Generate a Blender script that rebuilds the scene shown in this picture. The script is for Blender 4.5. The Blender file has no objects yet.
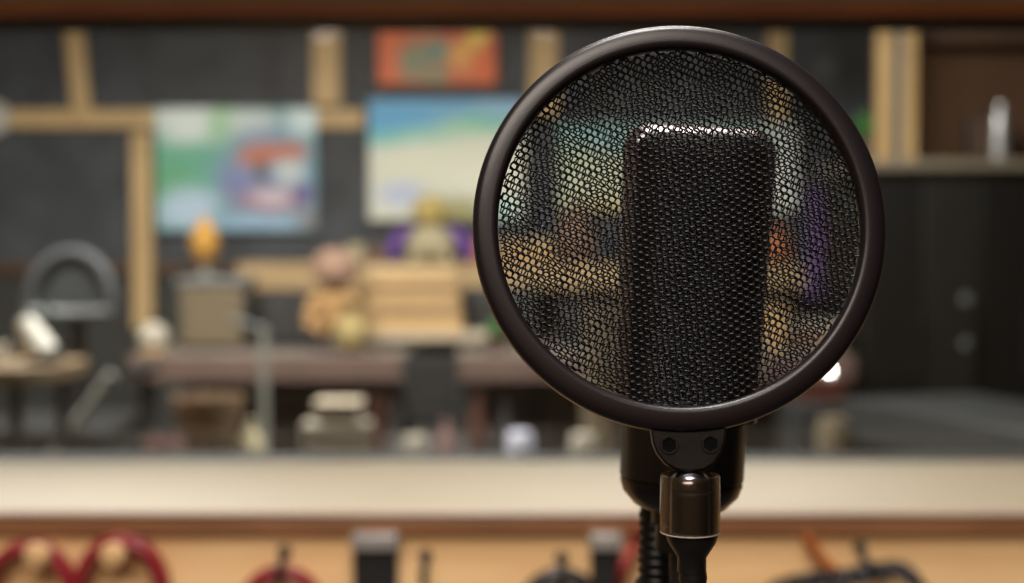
import bpy, bmesh, math, random
from mathutils import Vector, Matrix, noise
random.seed(7)
sc = bpy.context.scene
col = sc.collection
PI = math.pi
R = math.radians

# ------------------------------------------------------------------ camera
F = 1422.2
CZ = 1.20
PITCH = math.atan(51.5 / F)          # looking slightly down, horizon at y = 240
cam = bpy.data.cameras.new('camera')
cam.lens = 50.0; cam.sensor_width = 36.0; cam.clip_start = 0.02
camo = bpy.data.objects.new('camera', cam); col.objects.link(camo)
camo.location = (0, 0, CZ); camo.rotation_euler = (PI/2 - PITCH, 0, 0)
sc.camera = camo

def at(px, py, Y):
    """world point on the photo's pixel ray at world depth Y"""
    a = (px - 512) / F; b = -(py - 291.5) / F
    dy = math.cos(PITCH) + b * math.sin(PITCH)
    dz = -math.sin(PITCH) + b * math.cos(PITCH)
    return Vector((a / dy * Y, Y, CZ + dz / dy * Y))

# ------------------------------------------------------------------ materials
def nmat(name):
    m = bpy.data.materials.new(name); m.use_nodes = True
    return m, m.node_tree, m.node_tree.nodes['Principled BSDF']
def srgb(r, g, b):
    f = lambda c: (c/255/12.92) if c/255 <= .04045 else ((c/255+.055)/1.055)**2.4
    return (f(r), f(g), f(b), 1)
def plain(name, rgb, rough=.6, metal=0, var=.12, scale=30, bump=.05, spec=.5, coat=0, trans=0):
    m, nt, p = nmat(name)
    c = srgb(*rgb)
    tc = nt.nodes.new('ShaderNodeTexCoord')
    n = nt.nodes.new('ShaderNodeTexNoise'); n.inputs['Scale'].default_value = scale; n.inputs['Detail'].default_value = 4
    nt.links.new(tc.outputs['Object'], n.inputs['Vector'])
    r = nt.nodes.new('ShaderNodeValToRGB')
    r.color_ramp.elements[0].position = .3; r.color_ramp.elements[1].position = .7
    r.color_ramp.elements[0].color = tuple(x*(1-var) for x in c[:3]) + (1,)
    r.color_ramp.elements[1].color = tuple(min(1, x*(1+var)) for x in c[:3]) + (1,)
    nt.links.new(n.outputs['Fac'], r.inputs['Fac']); nt.links.new(r.outputs['Color'], p.inputs['Base Color'])
    b = nt.nodes.new('ShaderNodeBump'); b.inputs['Strength'].default_value = bump; b.inputs['Distance'].default_value = .002
    nt.links.new(n.outputs['Fac'], b.inputs['Height']); nt.links.new(b.outputs['Normal'], p.inputs['Normal'])
    p.inputs['Roughness'].default_value = rough; p.inputs['Metallic'].default_value = metal
    p.inputs['Specular IOR Level'].default_value = spec; p.inputs['Coat Weight'].default_value = coat
    p.inputs['Transmission Weight'].default_value = trans
    return m
def wood(name, rgb, rgb2, rough=.45, stretch=(1, 8, 8), scale=3, coat=.1):
    m, nt, p = nmat(name)
    tc = nt.nodes.new('ShaderNodeTexCoord'); mp = nt.nodes.new('ShaderNodeMapping')
    mp.inputs['Scale'].default_value = stretch
    nt.links.new(tc.outputs['Object'], mp.inputs['Vector'])
    n = nt.nodes.new('ShaderNodeTexNoise'); n.inputs['Scale'].default_value = scale
    n.inputs['Detail'].default_value = 6; n.inputs['Distortion'].default_value = 1.2
    nt.links.new(mp.outputs['Vector'], n.inputs['Vector'])
    r = nt.nodes.new('ShaderNodeValToRGB'); r.color_ramp.elements[0].position = .35; r.color_ramp.elements[1].position = .65
    r.color_ramp.elements[0].color = srgb(*rgb2); r.color_ramp.elements[1].color = srgb(*rgb)
    nt.links.new(n.outputs['Fac'], r.inputs['Fac']); nt.links.new(r.outputs['Color'], p.inputs['Base Color'])
    b = nt.nodes.new('ShaderNodeBump'); b.inputs['Strength'].default_value = .1; b.inputs['Distance'].default_value = .001
    nt.links.new(n.outputs['Fac'], b.inputs['Height']); nt.links.new(b.outputs['Normal'], p.inputs['Normal'])
    p.inputs['Roughness'].default_value = rough; p.inputs['Coat Weight'].default_value = coat
    return m
def painting_mat(name, base, blobs, soft=.55):
    """paint on a canvas; blobs = (u, v, ru, rv, rgb) in the canvas' own 0..1 frame"""
    m, nt, p = nmat(name)
    tc = nt.nodes.new('ShaderNodeTexCoord')
    nz = nt.nodes.new('ShaderNodeTexNoise'); nz.inputs['Scale'].default_value = 5; nz.inputs['Detail'].default_value = 5
    nt.links.new(tc.outputs['Generated'], nz.inputs['Vector'])
    off = nt.nodes.new('ShaderNodeVectorMath'); off.operation = 'MULTIPLY_ADD'
    nt.links.new(nz.outputs['Color'], off.inputs[0]); off.inputs[1].default_value = (.12, 0, .12)
    nt.links.new(tc.outputs['Generated'], off.inputs[2])
    sub = nt.nodes.new('ShaderNodeVectorMath'); sub.operation = 'SUBTRACT'
    nt.links.new(off.outputs[0], sub.inputs[0]); sub.inputs[1].default_value = (.06, 0, .06)
    prev = None; c0 = srgb(*base)
    for (u, v, ru, rv, rgb) in blobs:
        s = nt.nodes.new('ShaderNodeVectorMath'); s.operation = 'SUBTRACT'
        nt.links.new(sub.outputs[0], s.inputs[0]); s.inputs[1].default_value = (u, 0, v)
        k = nt.nodes.new('ShaderNodeVectorMath'); k.operation = 'MULTIPLY'
        nt.links.new(s.outputs[0], k.inputs[0]); k.inputs[1].default_value = (1/ru, 0, 1/rv)
        l = nt.nodes.new('ShaderNodeVectorMath'); l.operation = 'LENGTH'; nt.links.new(k.outputs[0], l.inputs[0])
        mr = nt.nodes.new('ShaderNodeMapRange'); mr.inputs['From Min'].default_value = 1 + soft
        mr.inputs['From Max'].default_value = 1 - soft; mr.interpolation_type = 'SMOOTHSTEP'
        nt.links.new(l.outputs['Value'], mr.inputs['Value'])
        mx = nt.nodes.new('ShaderNodeMix'); mx.data_type = 'RGBA'
        nt.links.new(mr.outputs['Result'], mx.inputs[0])
        if prev is None: mx.inputs[6].default_value = c0
        else: nt.links.new(prev, mx.inputs[6])
        mx.inputs[7].default_value = srgb(*rgb); prev = mx.outputs[2]
    nt.links.new(prev, p.inputs['Base Color']); p.inputs['Roughness'].default_value = .6
    return m
def clear_mat(name, tint, gloss=.08, rough=.02, haze=0, hazecol=(200, 200, 200)):
    m = bpy.data.materials.new(name); m.use_nodes = True; nt = m.node_tree; nt.nodes.clear()
    out = nt.nodes.new('ShaderNodeOutputMaterial')
    t = nt.nodes.new('ShaderNodeBsdfTransparent'); t.inputs['Color'].default_value = tint
    g = nt.nodes.new('ShaderNodeBsdfGlossy'); g.inputs['Roughness'].default_value = rough
    fr = nt.nodes.new('ShaderNodeFresnel'); fr.inputs['IOR'].default_value = 1.45
    ml = nt.nodes.new('ShaderNodeMath'); ml.operation = 'MULTIPLY'; ml.inputs[1].default_value = gloss/.04
    ml.use_clamp = True
    nt.links.new(fr.outputs['Fac'], ml.inputs[0])
    mx = nt.nodes.new('ShaderNodeMixShader')
    nt.links.new(ml.outputs[0], mx.inputs['Fac']); nt.links.new(t.outputs[0], mx.inputs[1]); nt.links.new(g.outputs[0], mx.inputs[2])
    last = mx
    if haze:
        d = nt.nodes.new('ShaderNodeBsdfDiffuse'); d.inputs['Color'].default_value = srgb(*hazecol)
        nz = nt.nodes.new('ShaderNodeTexNoise'); nz.inputs['Scale'].default_value = 400
        mr = nt.nodes.new('ShaderNodeMapRange'); mr.inputs['To Min'].default_value = haze*.4; mr.inputs['To Max'].default_value = haze*1.6
        nt.links.new(nz.outputs['Fac'], mr.inputs['Value'])
        m2 = nt.nodes.new('ShaderNodeMixShader'); nt.links.new(mr.outputs['Result'], m2.inputs['Fac'])
        nt.links.new(mx.outputs[0], m2.inputs[1]); nt.links.new(d.outputs[0], m2.inputs[2]); last = m2
    nt.links.new(last.outputs[0], out.inputs['Surface'])
    return m
def emit_mat(name, rgb, s):
    m, nt, p = nmat(name); p.inputs['Base Color'].default_value = srgb(*rgb)
    p.inputs['Emission Color'].default_value = srgb(*rgb); p.inputs['Emission Strength'].default_value = s
    return m
def fabric_panel(name, a, b, scale=6):
    m, nt, p = nmat(name)
    tc = nt.nodes.new('ShaderNodeTexCoord')
    n = nt.nodes.new('ShaderNodeTexNoise'); n.inputs['Scale'].default_value = scale; n.inputs['Detail'].default_value = 8
    n2 = nt.nodes.new('ShaderNodeTexNoise'); n2.inputs['Scale'].default_value = scale*60
    for q in (n, n2): nt.links.new(tc.outputs['Object'], q.inputs['Vector'])
    r = nt.nodes.new('ShaderNodeValToRGB'); r.color_ramp.elements[0].position = .3; r.color_ramp.elements[1].position = .7
    r.color_ramp.elements[0].color = srgb(*a); r.color_ramp.elements[1].color = srgb(*b)
    nt.links.new(n.outputs['Fac'], r.inputs['Fac']); nt.links.new(r.outputs['Color'], p.inputs['Base Color'])
    bp = nt.nodes.new('ShaderNodeBump'); bp.inputs['Strength'].default_value = .3; bp.inputs['Distance'].default_value = .003
    nt.links.new(n2.outputs['Fac'], bp.inputs['Height']); nt.links.new(bp.outputs['Normal'], p.inputs['Normal'])
    p.inputs['Roughness'].default_value = .9
    return m

M = dict(
    headw=wood('warm red brown frame', (182, 112, 72), (156, 90, 56), .3, coat=.25),
    pouch=plain('dull mustard cloth', (150, 130, 84), .9),
    postw=wood('brown pale timber', (178, 144, 96), (160, 126, 80), .6, stretch=(3, 3, 1)),
    cabpale=plain('dull beige board', (122, 110, 92), .5),
    cabblack=plain('deep black laminate', (13, 13, 12), .5, spec=.3),
    cabgrey=plain('dark olive laminate', (28, 27, 23), .5, spec=.3),
    dimtan=plain('worn brown tabletop', (108, 88, 64), .6),
    hoop=plain('slate plastic', (48, 50, 52), .6),
    chairmesh=plain('slate mesh', (46, 48, 49), .8),
    rim=plain('satin black plastic', (19, 14, 18), .33, var=.1, scale=1500, bump=.04, spec=.36),
    wire=plain('black mesh wire', (8, 6, 6), .5, spec=.17, var=.2, scale=300),
    bracket=plain('black bracket plastic', (15, 11, 11), .42, spec=.25, var=.1, scale=300),
    hexs=plain('blackened screw steel', (22, 21, 21), .28, metal=.4, spec=.6),
    ball=plain('black chrome', (110, 108, 114), .2, metal=1, var=.05),
    shaft=plain('black anodised metal', (18, 17, 17), .42, metal=.1, spec=.35),
    sleeve=clear_mat('clear plastic sleeve', (.80, .76, .71, 1), gloss=.035, rough=.05, haze=.012, hazecol=(190, 170, 150)),
    micbody=plain('black microphone enamel', (11, 9, 9), .3, spec=.4, var=.1, scale=200, bump=.03),
    grille=plain('black woven grille', (26, 24, 24), .4, metal=.4),
    gframe=plain('dark polished grille frame', (120, 114, 118), .24, metal=.9),
    liner=plain('black foam liner', (8, 8, 8), .95, spec=.1),
    frost=plain('frosted plastic edge', (196, 190, 180), .3),
    glass=clear_mat('window glass', (.93, .95, .94, 1), gloss=.035, rough=.0),
    cream=plain('cream painted board', (168, 152, 125), .5, var=.05, scale=4, bump=.02),
    sillnose=wood('pale sill edge', (186, 166, 146), (174, 154, 134), .35),
    trim=wood('red brown stained wood', (150, 104, 72), (124, 84, 56), .3, coat=.25),
    pine=wood('golden pine boards', (246, 206, 152), (234, 188, 132), .45, stretch=(1, 6, 6), scale=2.2),
    batten=wood('pale timber batten', (208, 176, 126), (188, 154, 106), .6, stretch=(3, 3, 1)),
    shelfw=wood('light shelf wood', (178, 150, 110), (162, 132, 92), .5),
    railw=wood('dark brown rail', (92, 66, 48), (70, 50, 38), .5),
    panel=fabric_panel('charcoal acoustic fabric', (56, 60, 64), (75, 79, 84)),
    lowpanel=fabric_panel('dark lower wall fabric', (48, 49, 48), (62, 62, 59)),
    darkwall=fabric_panel('dark side wall', (30, 28, 26), (42, 38, 34)),
    brownwall=fabric_panel('brown side panel', (86, 56, 32), (70, 46, 28), 2),
    floor=plain('grey carpet', (70, 68, 66), .95, var=.2, scale=120, bump=.3),
    ceil=plain('off white ceiling', (180, 174, 164), .9),
    roomwall=plain('warm beige wall', (150, 126, 98), .9),
    gasket=plain('black rubber gasket', (16, 15, 15), .8),
    desk=plain('dusty rose brown desk edge', (96, 76, 68), .5, var=.12, scale=8),
    desktop=plain('grey brown desktop', (108, 98, 90), .45, var=.1, scale=8),
    pale=plain('pale laminate', (178, 162, 140), .5, var=.08),
    grey=plain('mid grey plastic', (96, 96, 94), .5),
    dgrey=plain('dark grey plastic', (50, 50, 50), .5),
    lgrey=plain('light grey enamel', (128, 126, 118), .45),
    silver=plain('satin silver', (170, 168, 166), .3, metal=.8),
    black=plain('black plastic', (24, 23, 22), .55),
    blackfab=plain('black fabric', (20, 19, 18), .9, var=.2, scale=90),
    white=plain('white ceramic', (196, 190, 178), .35, var=.03),
    offw=plain('off white card', (158, 148, 132), .7),
    tan=plain('tan cardboard', (170, 136, 90), .75, var=.08, scale=10),
    tan2=plain('tan woven cloth', (100, 86, 66), .9, var=.15, scale=60),
    yellow=plain('golden yellow foam', (168, 120, 46), .8, var=.15),
    yhair=plain('mustard plush', (186, 162, 98), .95, var=.2, scale=60),
    purplem=plain('muted purple cotton', (104, 78, 132), .9),
    purple=plain('purple plush', (104, 66, 146), .9, var=.15),
    creamp=plain('cream plush', (178, 166, 134), .95, var=.1),
    pinkp=plain('pinkish brown plush', (134, 104, 86), .9, var=.15),
    orangep=plain('orange plush', (150, 114, 72), .9, var=.15),
    orange=plain('orange rubber', (166, 92, 46), .45),
    redc=plain('dark red cable jacket', (132, 30, 38), .4, coat=.2),
    redc2=plain('bright red cable jacket', (138, 34, 32), .4),
    darkc=plain('black cable jacket', (30, 30, 36), .4, coat=.2),
    peg=wood('pale peg wood', (226, 190, 142), (208, 168, 118), .4),
    strapc=plain('grey strap clip', (150, 146, 142), .4, metal=.2),
    brownp=plain('brown basket weave', (112, 88, 66), .8, var=.25, scale=50),
    green=plain('leaf green', (72, 128, 58), .6, var=.25),
    pink=plain('dusty pink plastic', (134, 100, 98), .5),
    lav=plain('lavender white plastic', (200, 198, 214), .4),
    redbrown=plain('red brown lacquer', (84, 46, 36), .5),
    glint=emit_mat('lit bulb', (255, 246, 240), 30),  # emission put in to stand for a specular highlight
)

# ------------------------------------------------------------------ helpers
def NB(): return bmesh.new()
def add_box(bm, c, s, rot=None):
    m = Matrix.Translation(c) @ (rot.to_4x4() if rot else Matrix()) @ Matrix.Diagonal((s[0], s[1], s[2], 1))
    bmesh.ops.create_cube(bm, size=1, matrix=m)
def add_rect(bm, lo, hi):
    lo = Vector(lo); hi = Vector(hi); add_box(bm, (lo+hi)/2, hi-lo)
def frame_to(d):
    return Vector((0, 0, 1)).rotation_difference(d.normalized()).to_matrix()
def add_lathe(bm, prof, mat, seg=48, sy=1, closed=False):
    """prof: (r, h) pairs, revolved about local z, ends capped unless closed loop"""
    rings = []
    for r, h in prof:
        if r < 1e-7: rings.append([bm.verts.new(mat @ Vector((0, 0, h)))])
        else: rings.append([bm.verts.new(mat @ Vector((r*math.cos(2*PI*i/seg), sy*r*math.sin(2*PI*i/seg), h))) for i in range(seg)])
    pairs = list(zip(rings, rings[1:]))
    if closed: pairs.append((rings[-1], rings[0]))
    for a, b in pairs:
        for i in range(seg):
            j = (i+1) % seg
            if len(a) == 1 and len(b) == 1: continue
            if len(a) == 1: bm.faces.new((a[0], b[i], b[j]))
            elif len(b) == 1: bm.faces.new((a[i], a[j], b[0]))
            else: bm.faces.new((a[i], a[j], b[j], b[i]))
    if not closed:
        for rg, fl in ((rings[0], True), (rings[-1], False)):
            if len(rg) > 1: bm.faces.new(rg[::-1] if fl else rg)
def add_cyl(bm, a, b, r, r2=None, seg=24):
    a = Vector(a); b = Vector(b); d = b-a
    m = Matrix.Translation(a) @ frame_to(d).to_4x4()
    add_lathe(bm, [(r, 0), (r if r2 is None else r2, d.length)], m, seg)
def add_ball(bm, c, r, seg=24, rings=12):
    r = r if hasattr(r, '__len__') else (r, r, r)
    bmesh.ops.create_uvsphere(bm, u_segments=seg, v_segments=rings, radius=1,
                              matrix=Matrix.Translation(c) @ Matrix.Diagonal((r[0], r[1], r[2], 1)))
def add_tube(bm, pts, r, seg=10, closed=False):
    n = len(pts); rings = []
    up = Vector((0, 0, 1)); prevx = None
    for i, p in enumerate(pts):
        p = Vector(p)
        t = (Vector(pts[(i+1) % n]) - Vector(pts[i-1])) if (closed or 0 < i < n-1) else (Vector(pts[1])-Vector(pts[0]) if i == 0 else Vector(pts[-1])-Vector(pts[-2]))
        t.normalize()
        if prevx is None:
            x = t.cross(up) if abs(t.z) < .95 else t.cross(Vector((0, 1, 0)))
        else: x = prevx - t*prevx.dot(t)
        x.normalize(); y = t.cross(x); prevx = x
        rr = r[i] if hasattr(r, '__len__') else r
        rings.append([bm.verts.new(p + x*rr*math.cos(2*PI*k/seg) + y*rr*math.sin(2*PI*k/seg)) for k in range(seg)])
    m = n if closed else n-1
    for i in range(m):
        a, b = rings[i], rings[(i+1) % n]
        for k in range(seg):
            bm.faces.new((a[k], a[(k+1) % seg], b[(k+1) % seg], b[k]))
    if not closed:
        bm.faces.new(rings[0][::-1]); bm.faces.new(rings[-1])
def add_prism(bm, outline, mat, d):
    """outline in local xy, extruded from z=0 to d"""
    a = [bm.verts.new(mat @ Vector((x, y, 0))) for x, y in outline]
    b = [bm.verts.new(mat @ Vector((x, y, d))) for x, y in outline]
    bm.faces.new(a[::-1]); bm.faces.new(b)
    n = len(a)
    for i in range(n): bm.faces.new((a[i], a[(i+1) % n], b[(i+1) % n], b[i]))
def rootloc(o):
    v = Vector((0, 0, 0))
    while o is not None: v = v + o.location; o = o.parent
    return v
def obj(name, bm, mat, parent=None, smooth=True, bevel=0, subs=0):
    bmesh.ops.recalc_face_normals(bm, faces=bm.faces)
    me = bpy.data.meshes.new(name)
    if parent is not None: L = rootloc(parent)
    else:
        vs = [v.co for v in bm.verts]
        L = Vector(((min(v.x for v in vs)+max(v.x for v in vs))/2, (min(v.y for v in vs)+max(v.y for v in vs))/2, min(v.z for v in vs)))
    bmesh.ops.translate(bm, verts=bm.verts, vec=-L)
    bm.to_mesh(me); bm.free()
    me.materials.append(M[mat] if isinstance(mat, str) else mat)
    o = bpy.data.objects.new(name, me); col.objects.link(o)
    if parent is not None: o.parent = parent
    else: o.location = L
    if smooth:
        for p in me.polygons: p.use_smooth = True
        try: me.set_sharp_from_angle(angle=R(40))
        except Exception: pass
    if bevel:
        b = o.modifiers.new('bevel', 'BEVEL'); b.width = bevel; b.segments = 2; b.limit_method = 'ANGLE'; b.angle_limit = R(40)
    if subs:
        s = o.modifiers.new('subd', 'SUBSURF'); s.levels = subs; s.render_levels = subs
    return o
def tag(o, label, cat, group=None, kind=None):
    if label: o['label'] = label
    if cat: o['category'] = cat
    if group: o['group'] = group
    if kind: o['kind'] = kind
    return o
def thing(name, loc, label, cat, group=None):
    o = bpy.data.objects.new(name, None); o.empty_display_size = .02; col.objects.link(o); o.location = loc
    return tag(o, label, cat, group)
def struct(name, bm, mat, bevel=0, parent=None, smooth=False):
    o = obj(name, bm, mat, parent, smooth, bevel)
    if parent is None: o['kind'] = 'structure'
    return o
def dup(root, loc, label, group=None):
    r = root.copy(); col.objects.link(r); r.location = loc; r['label'] = label
    if group: r['group'] = group
    for ch in root.children:
        c = ch.copy(); col.objects.link(c); c.parent = r
        for g in ch.children:
            d = g.copy(); col.objects.link(d); d.parent = c
    return r
def px_rect(bm, x0, x1, y0, y1, Y, depth):
    """box whose front face spans these photo pixels at depth Y"""
    a = at(x0, y1, Y); b = at(x1, y0, Y)
    add_rect(bm, (a.x, Y, a.z), (b.x, Y+depth, b.z))
def S(Y): return Y / F      # metres per pixel at depth Y

# ================================================================== SETTING
YS, YG = 1.80, 2.20           # sill front, glass plane
sill_z = at(512, 511.5, YS).z
top_z = at(512, 18, YG).z
YB = 6.5                      # far wall of the room behind the glass
XL, XR = -2.7, 2.75
# near room
bm = NB(); add_rect(bm, (XL, -1.6, -.05), (XR, YB+.1, 0)); struct('floor', bm, 'floor')
bm = NB(); add_rect(bm, (XL, -1.6, 2.6), (XR, YB+.1, 2.68)); struct('ceiling', bm, 'ceil')
bm = NB(); add_rect(bm, (XL-.1, -1.6, 0), (XL, YB+.1, 2.6)); struct('wall_left', bm, 'roomwall')
bm = NB(); add_rect(bm, (XR, -1.6, 0), (XR+.1, YB+.1, 2.6)); struct('wall_right', bm, 'darkwall')
bm = NB(); add_rect(bm, (XL, -1.7, 0), (XR, -1.6, 2.6)); struct('wall_rear', bm, 'roomwall')
# wall under the window (horizontal pine boards with fine grooves), thick double wall
bm = NB()
zb = at(512, 535, YS).z - .0005
k = 0; z = zb
while z > 0.001:
    h = min(.19, z)
    add_rect(bm, (XL, YS+.012, z-h+.0025), (XR, YS+.034, z)); z -= h; k += 1
struct('wall_front', bm, 'pine', bevel=.002)
bm = NB(); add_rect(bm, (XL, YS+.036, 0), (XR, YG+.09, sill_z-.032)); struct('wall_core', bm, 'darkwall')
# wall above the window
bm = NB(); add_rect(bm, (XL, YS+.012, top_z+.075), (XR, YG+.09, 2.6)); struct('wall_header', bm, 'cream')
# side cheeks of the opening, outside the frame
for nm, xa, xb in (('wall_cheek', XL, -1.45), ('wall_cheek', 1.45, XR)):
    bm = NB(); add_rect(bm, (xa, YS+.02, sill_z+.001), (xb, YG+.09, top_z+.074)); struct(nm, bm, 'cream')
# sill board
bm = NB(); add_rect(bm, (XL, YS+.035, sill_z-.03), (XR, YG+.02, sill_z)); struct('trim_1', bm, 'cream')
bm = NB(); add_rect(bm, (XL, YS-.006, sill_z-.006), (XR, YS+.0345, sill_z+.0005)); struct('trim_2', bm, 'sillnose', bevel=.0025, smooth=True)
# dark stained apron below the sill
a = at(512, 518, YS).z; b = at(512, 536, YS).z
bm = NB(); add_rect(bm, (XL, YS-.001, b), (XR, YS+.011, sill_z-.0065)); struct('trim_3', bm, 'trim', bevel=.004, smooth=True)
# window: frame, gasket, pane
bm = NB()
z1 = at(512, 4, YG-.02).z
add_rect(bm, (-1.45, YG-.03, top_z+.003), (1.45, YG+.03, top_z+.072))
wf = struct('window_1', bm, 'headw', bevel=.004, smooth=True)
bm = NB(); add_rect(bm, (-1.44, YG-.034, z1), (1.44, YG-.030, z1+.03)); obj('bead', bm, 'sillnose', wf, bevel=.001)
bm = NB()
add_rect(bm, (-1.45, YG+.031, top_z-.009), (1.45, YG+.085, top_z+.07))
add_rect(bm, (-1.45, YG+.021, sill_z-.02), (1.45, YG+.085, sill_z+.002))
obj('gasket', bm, 'gasket', wf)
bm = NB(); add_rect(bm, (-1.449, YG+.006, sill_z+.0015), (1.449, YG+.014, top_z+.002)); obj('pane', bm, 'glass', wf, smooth=False)

# far wall: charcoal acoustic fabric, timber battens, brown rail
bm = NB(); add_rect(bm, (XL, YB, 0), (XR, YB+.1, 2.6)); struct('wall_back', bm, 'panel')
bm = NB(); px_rect(bm, -140, 1100, 273, 700, YB-.02, .019); struct('wall_dado', bm, 'lowpanel')
bm = NB(); px_rect(bm, -140, 1100, 262, 273, YB-.045, .044); struct('trim_4', bm, 'railw', bevel=.004)
def batten(n, x0, x1, y0, y1, d=.03):
    bm = NB(); px_rect(bm, x0+1.5, x1-1.5, y0+1.5, y1-1.5, YB-d, d-.001); return struct('trim_%d' % n, bm, 'batten', bevel=.003)
batten(5, -140, 365, 108, 129)
batten(6, 131, 152, 130, 330, .048)
batten(7, 311, 341, -60, 107)
batten(8, 528, 560, -60, 116)
batten(9, 766, 790, -60, 135)
# slanting timber strip
bm = NB()
p0 = at(73, 20, YB-.06); p1 = at(82, 110, YB-.06)
d = (p1-p0); d.normalize()
rot = Matrix.Rotation(math.atan2(p1.x-p0.x, -(p1.z-p0.z)), 3, 'Y')
c = (p0+p1)/2 + Vector((-.02, .03, .12)); 
add_box(bm, c, (.085, .022, (p1-p0).length+.25), Matrix.Rotation(-math.atan2(p1.x-p0.x, p0.z-p1.z), 3, 'Y'))
obj('timber_strip', bm, 'batten', bevel=.003)
tag(bpy.data.objects['timber_strip'], 'slanting pale timber strip fixed to the charcoal wall above the long batten', 'timber strip')

# ================================================================== POP FILTER
YF = .54
C = at(679, 225.5, YF)
TL = R(10)
U = Vector((1, 0, 0)); N = Vector((0, -math.cos(TL), math.sin(TL))); V = N.cross(U)   # V up in the disc plane
if V.z < 0: V = -V
DM = Matrix.Translation(C) @ Matrix(((U.x, V.x, N.x), (U.y, V.y, N.y), (U.z, V.z, N.z))).to_4x4()
mm = .001
pf = thing('pop_filter', at(690, 560, .527), 'round black mesh pop filter in sharp focus in front of the microphone', 'pop filter')
bm = NB()
prof = [(68.4, -4.2), (68.1, -1), (68.15, 2.2), (68.45, 3.2), (69.0, 3.95), (69.7, 4.35), (70.8, 4.45), (73.0, 4.3), (75.0, 3.95), (76.3, 3.4), (77.1, 2.5), (77.5, 1.4),
        (77.7, 0), (77.7, -3.0), (77.0, -4.6), (75.6, -5.2), (70, -5.2), (69, -5.0)]
add_lathe(bm, [(r*mm*1.008, h*mm) for r, h in prof], DM, 160, closed=True)
obj('rim', bm, 'rim', pf)
# knitted two-layer mesh: honeycomb nets on a skewed lattice
def honeycomb(bm, a, b, rot, off, w, t, h0, rad):
    ca, sa = math.cos(rot), math.sin(rot)
    rt = lambda v: Vector((ca*v[0]-sa*v[1], sa*v[0]+ca*v[1]))
    a = rt(a); b = rt(b); O = Vector(off)
    lim = 60
    def strand(p, q, ha, hb, w=w):
        if p.length > rad or q.length > rad: return
        d = (q-p); d.normalize(); n = Vector((-d.y, d.x))*w/2
        p2 = p - d*w*.3; q2 = q + d*w*.3
        vs = []
        for c_, hh in ((p2, ha), (q2, hb)):
            for s, k in ((1, 0), (.0, 1), (-1, 0), (0, -1)):
                vs.append(bm.verts.new(DM @ Vector(((c_.x+n.x*s)*mm, (c_.y+n.y*s)*mm, (h0+hh+k*t/2)*mm))))
        for k in range(4):
            bm.faces.new((vs[k], vs[(k+1) % 4], vs[4+(k+1) % 4], vs[4+k]))
    for i in range(-lim, lim+1):
        for j in range(-lim, lim+1):
            p = O + a*i + b*j
            if p.length > rad+6: continue
            jit = lambda v: v + Vector((noise.noise(Vector((v.x*.9, v.y*.9, h0))), noise.noise(Vector((v.x*.9+40, v.y*.9, h0)))))*.16
            T1 = jit(p + a*.645+b*.40); T2 = jit(p + a*.355+b*.60)
            T2b = jit(p - b + a*.355+b*.60); T2c = jit(p + a + a*.355+b*.60)
            strand(T1, T2, .14, .02); strand(T1, T2b, -.05, -.28, w*.85); strand(T1, T2c, .14, .02)
bm = NB()
honeycomb(bm, (2.34, -1.17), (-2.15, -1.74), 0, (.3, .2), .76, .55, .6, 68.6)
honeycomb(bm, (2.02, -1.17), (-1.86, -1.80), R(11), (1.2, .9), .60, .45, -.9, 68.6)
obj('mesh_screen', bm, 'wire', pf, smooth=False)
# bracket
def dl(px, py):   # pixel offset -> disc plane mm
    return (((px-512)*.527-(679-512)*.54)/F*1000, -(py-227.5)*.3798*.988/math.cos(TL))
ol = [(650, 420), (728, 420), (725, 443), (721, 453), (714, 463), (704, 469), (690, 471), (676, 469), (665, 463), (657, 453), (653, 443)]
bm = NB()
add_prism(bm, [(u*mm*1., v*mm) for u, v in [dl(*q) for q in ol]], DM @ Matrix.Translation((0, 0, -.004)), .0055)
br = obj('bracket', bm, 'bracket', pf, bevel=.0008)
for hx, hy in ((669, 445), (710.5, 444)):
    u, v = dl(hx, hy); bm = NB()
    m = DM @ Matrix.Translation((u*mm, v*mm, .0013))
    n = 24; ro = .0036; rh = .0029
    def hexr(t):
        k = (t + PI/6) % (PI/3) - PI/6
        return rh*math.cos(PI/6)/math.cos(k)
    ring = lambda f, z: [bm.verts.new(m @ Vector((f(2*PI*i/n)*math.cos(2*PI*i/n), f(2*PI*i/n)*math.sin(2*PI*i/n), z))) for i in range(n)]
    r0 = ring(lambda t: ro, .0); r1 = ring(lambda t: ro-.0002, .0009); r2 = ring(hexr, .0009); r3 = ring(hexr, .0003)
    for A, B in ((r0, r1), (r1, r2), (r2, r3)):
        for i in range(n): bm.faces.new((A[i], A[(i+1) % n], B[(i+1) % n], B[i]))
    bm.faces.new(r3); bm.faces.new(r0[::-1])
    so_ = obj('socket_screw', bm, 'hexs', br); so_.data.materials.append(M['liner'])
    for p_ in list(so_.data.polygons)[48:73]: p_.material_index = 1
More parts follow.
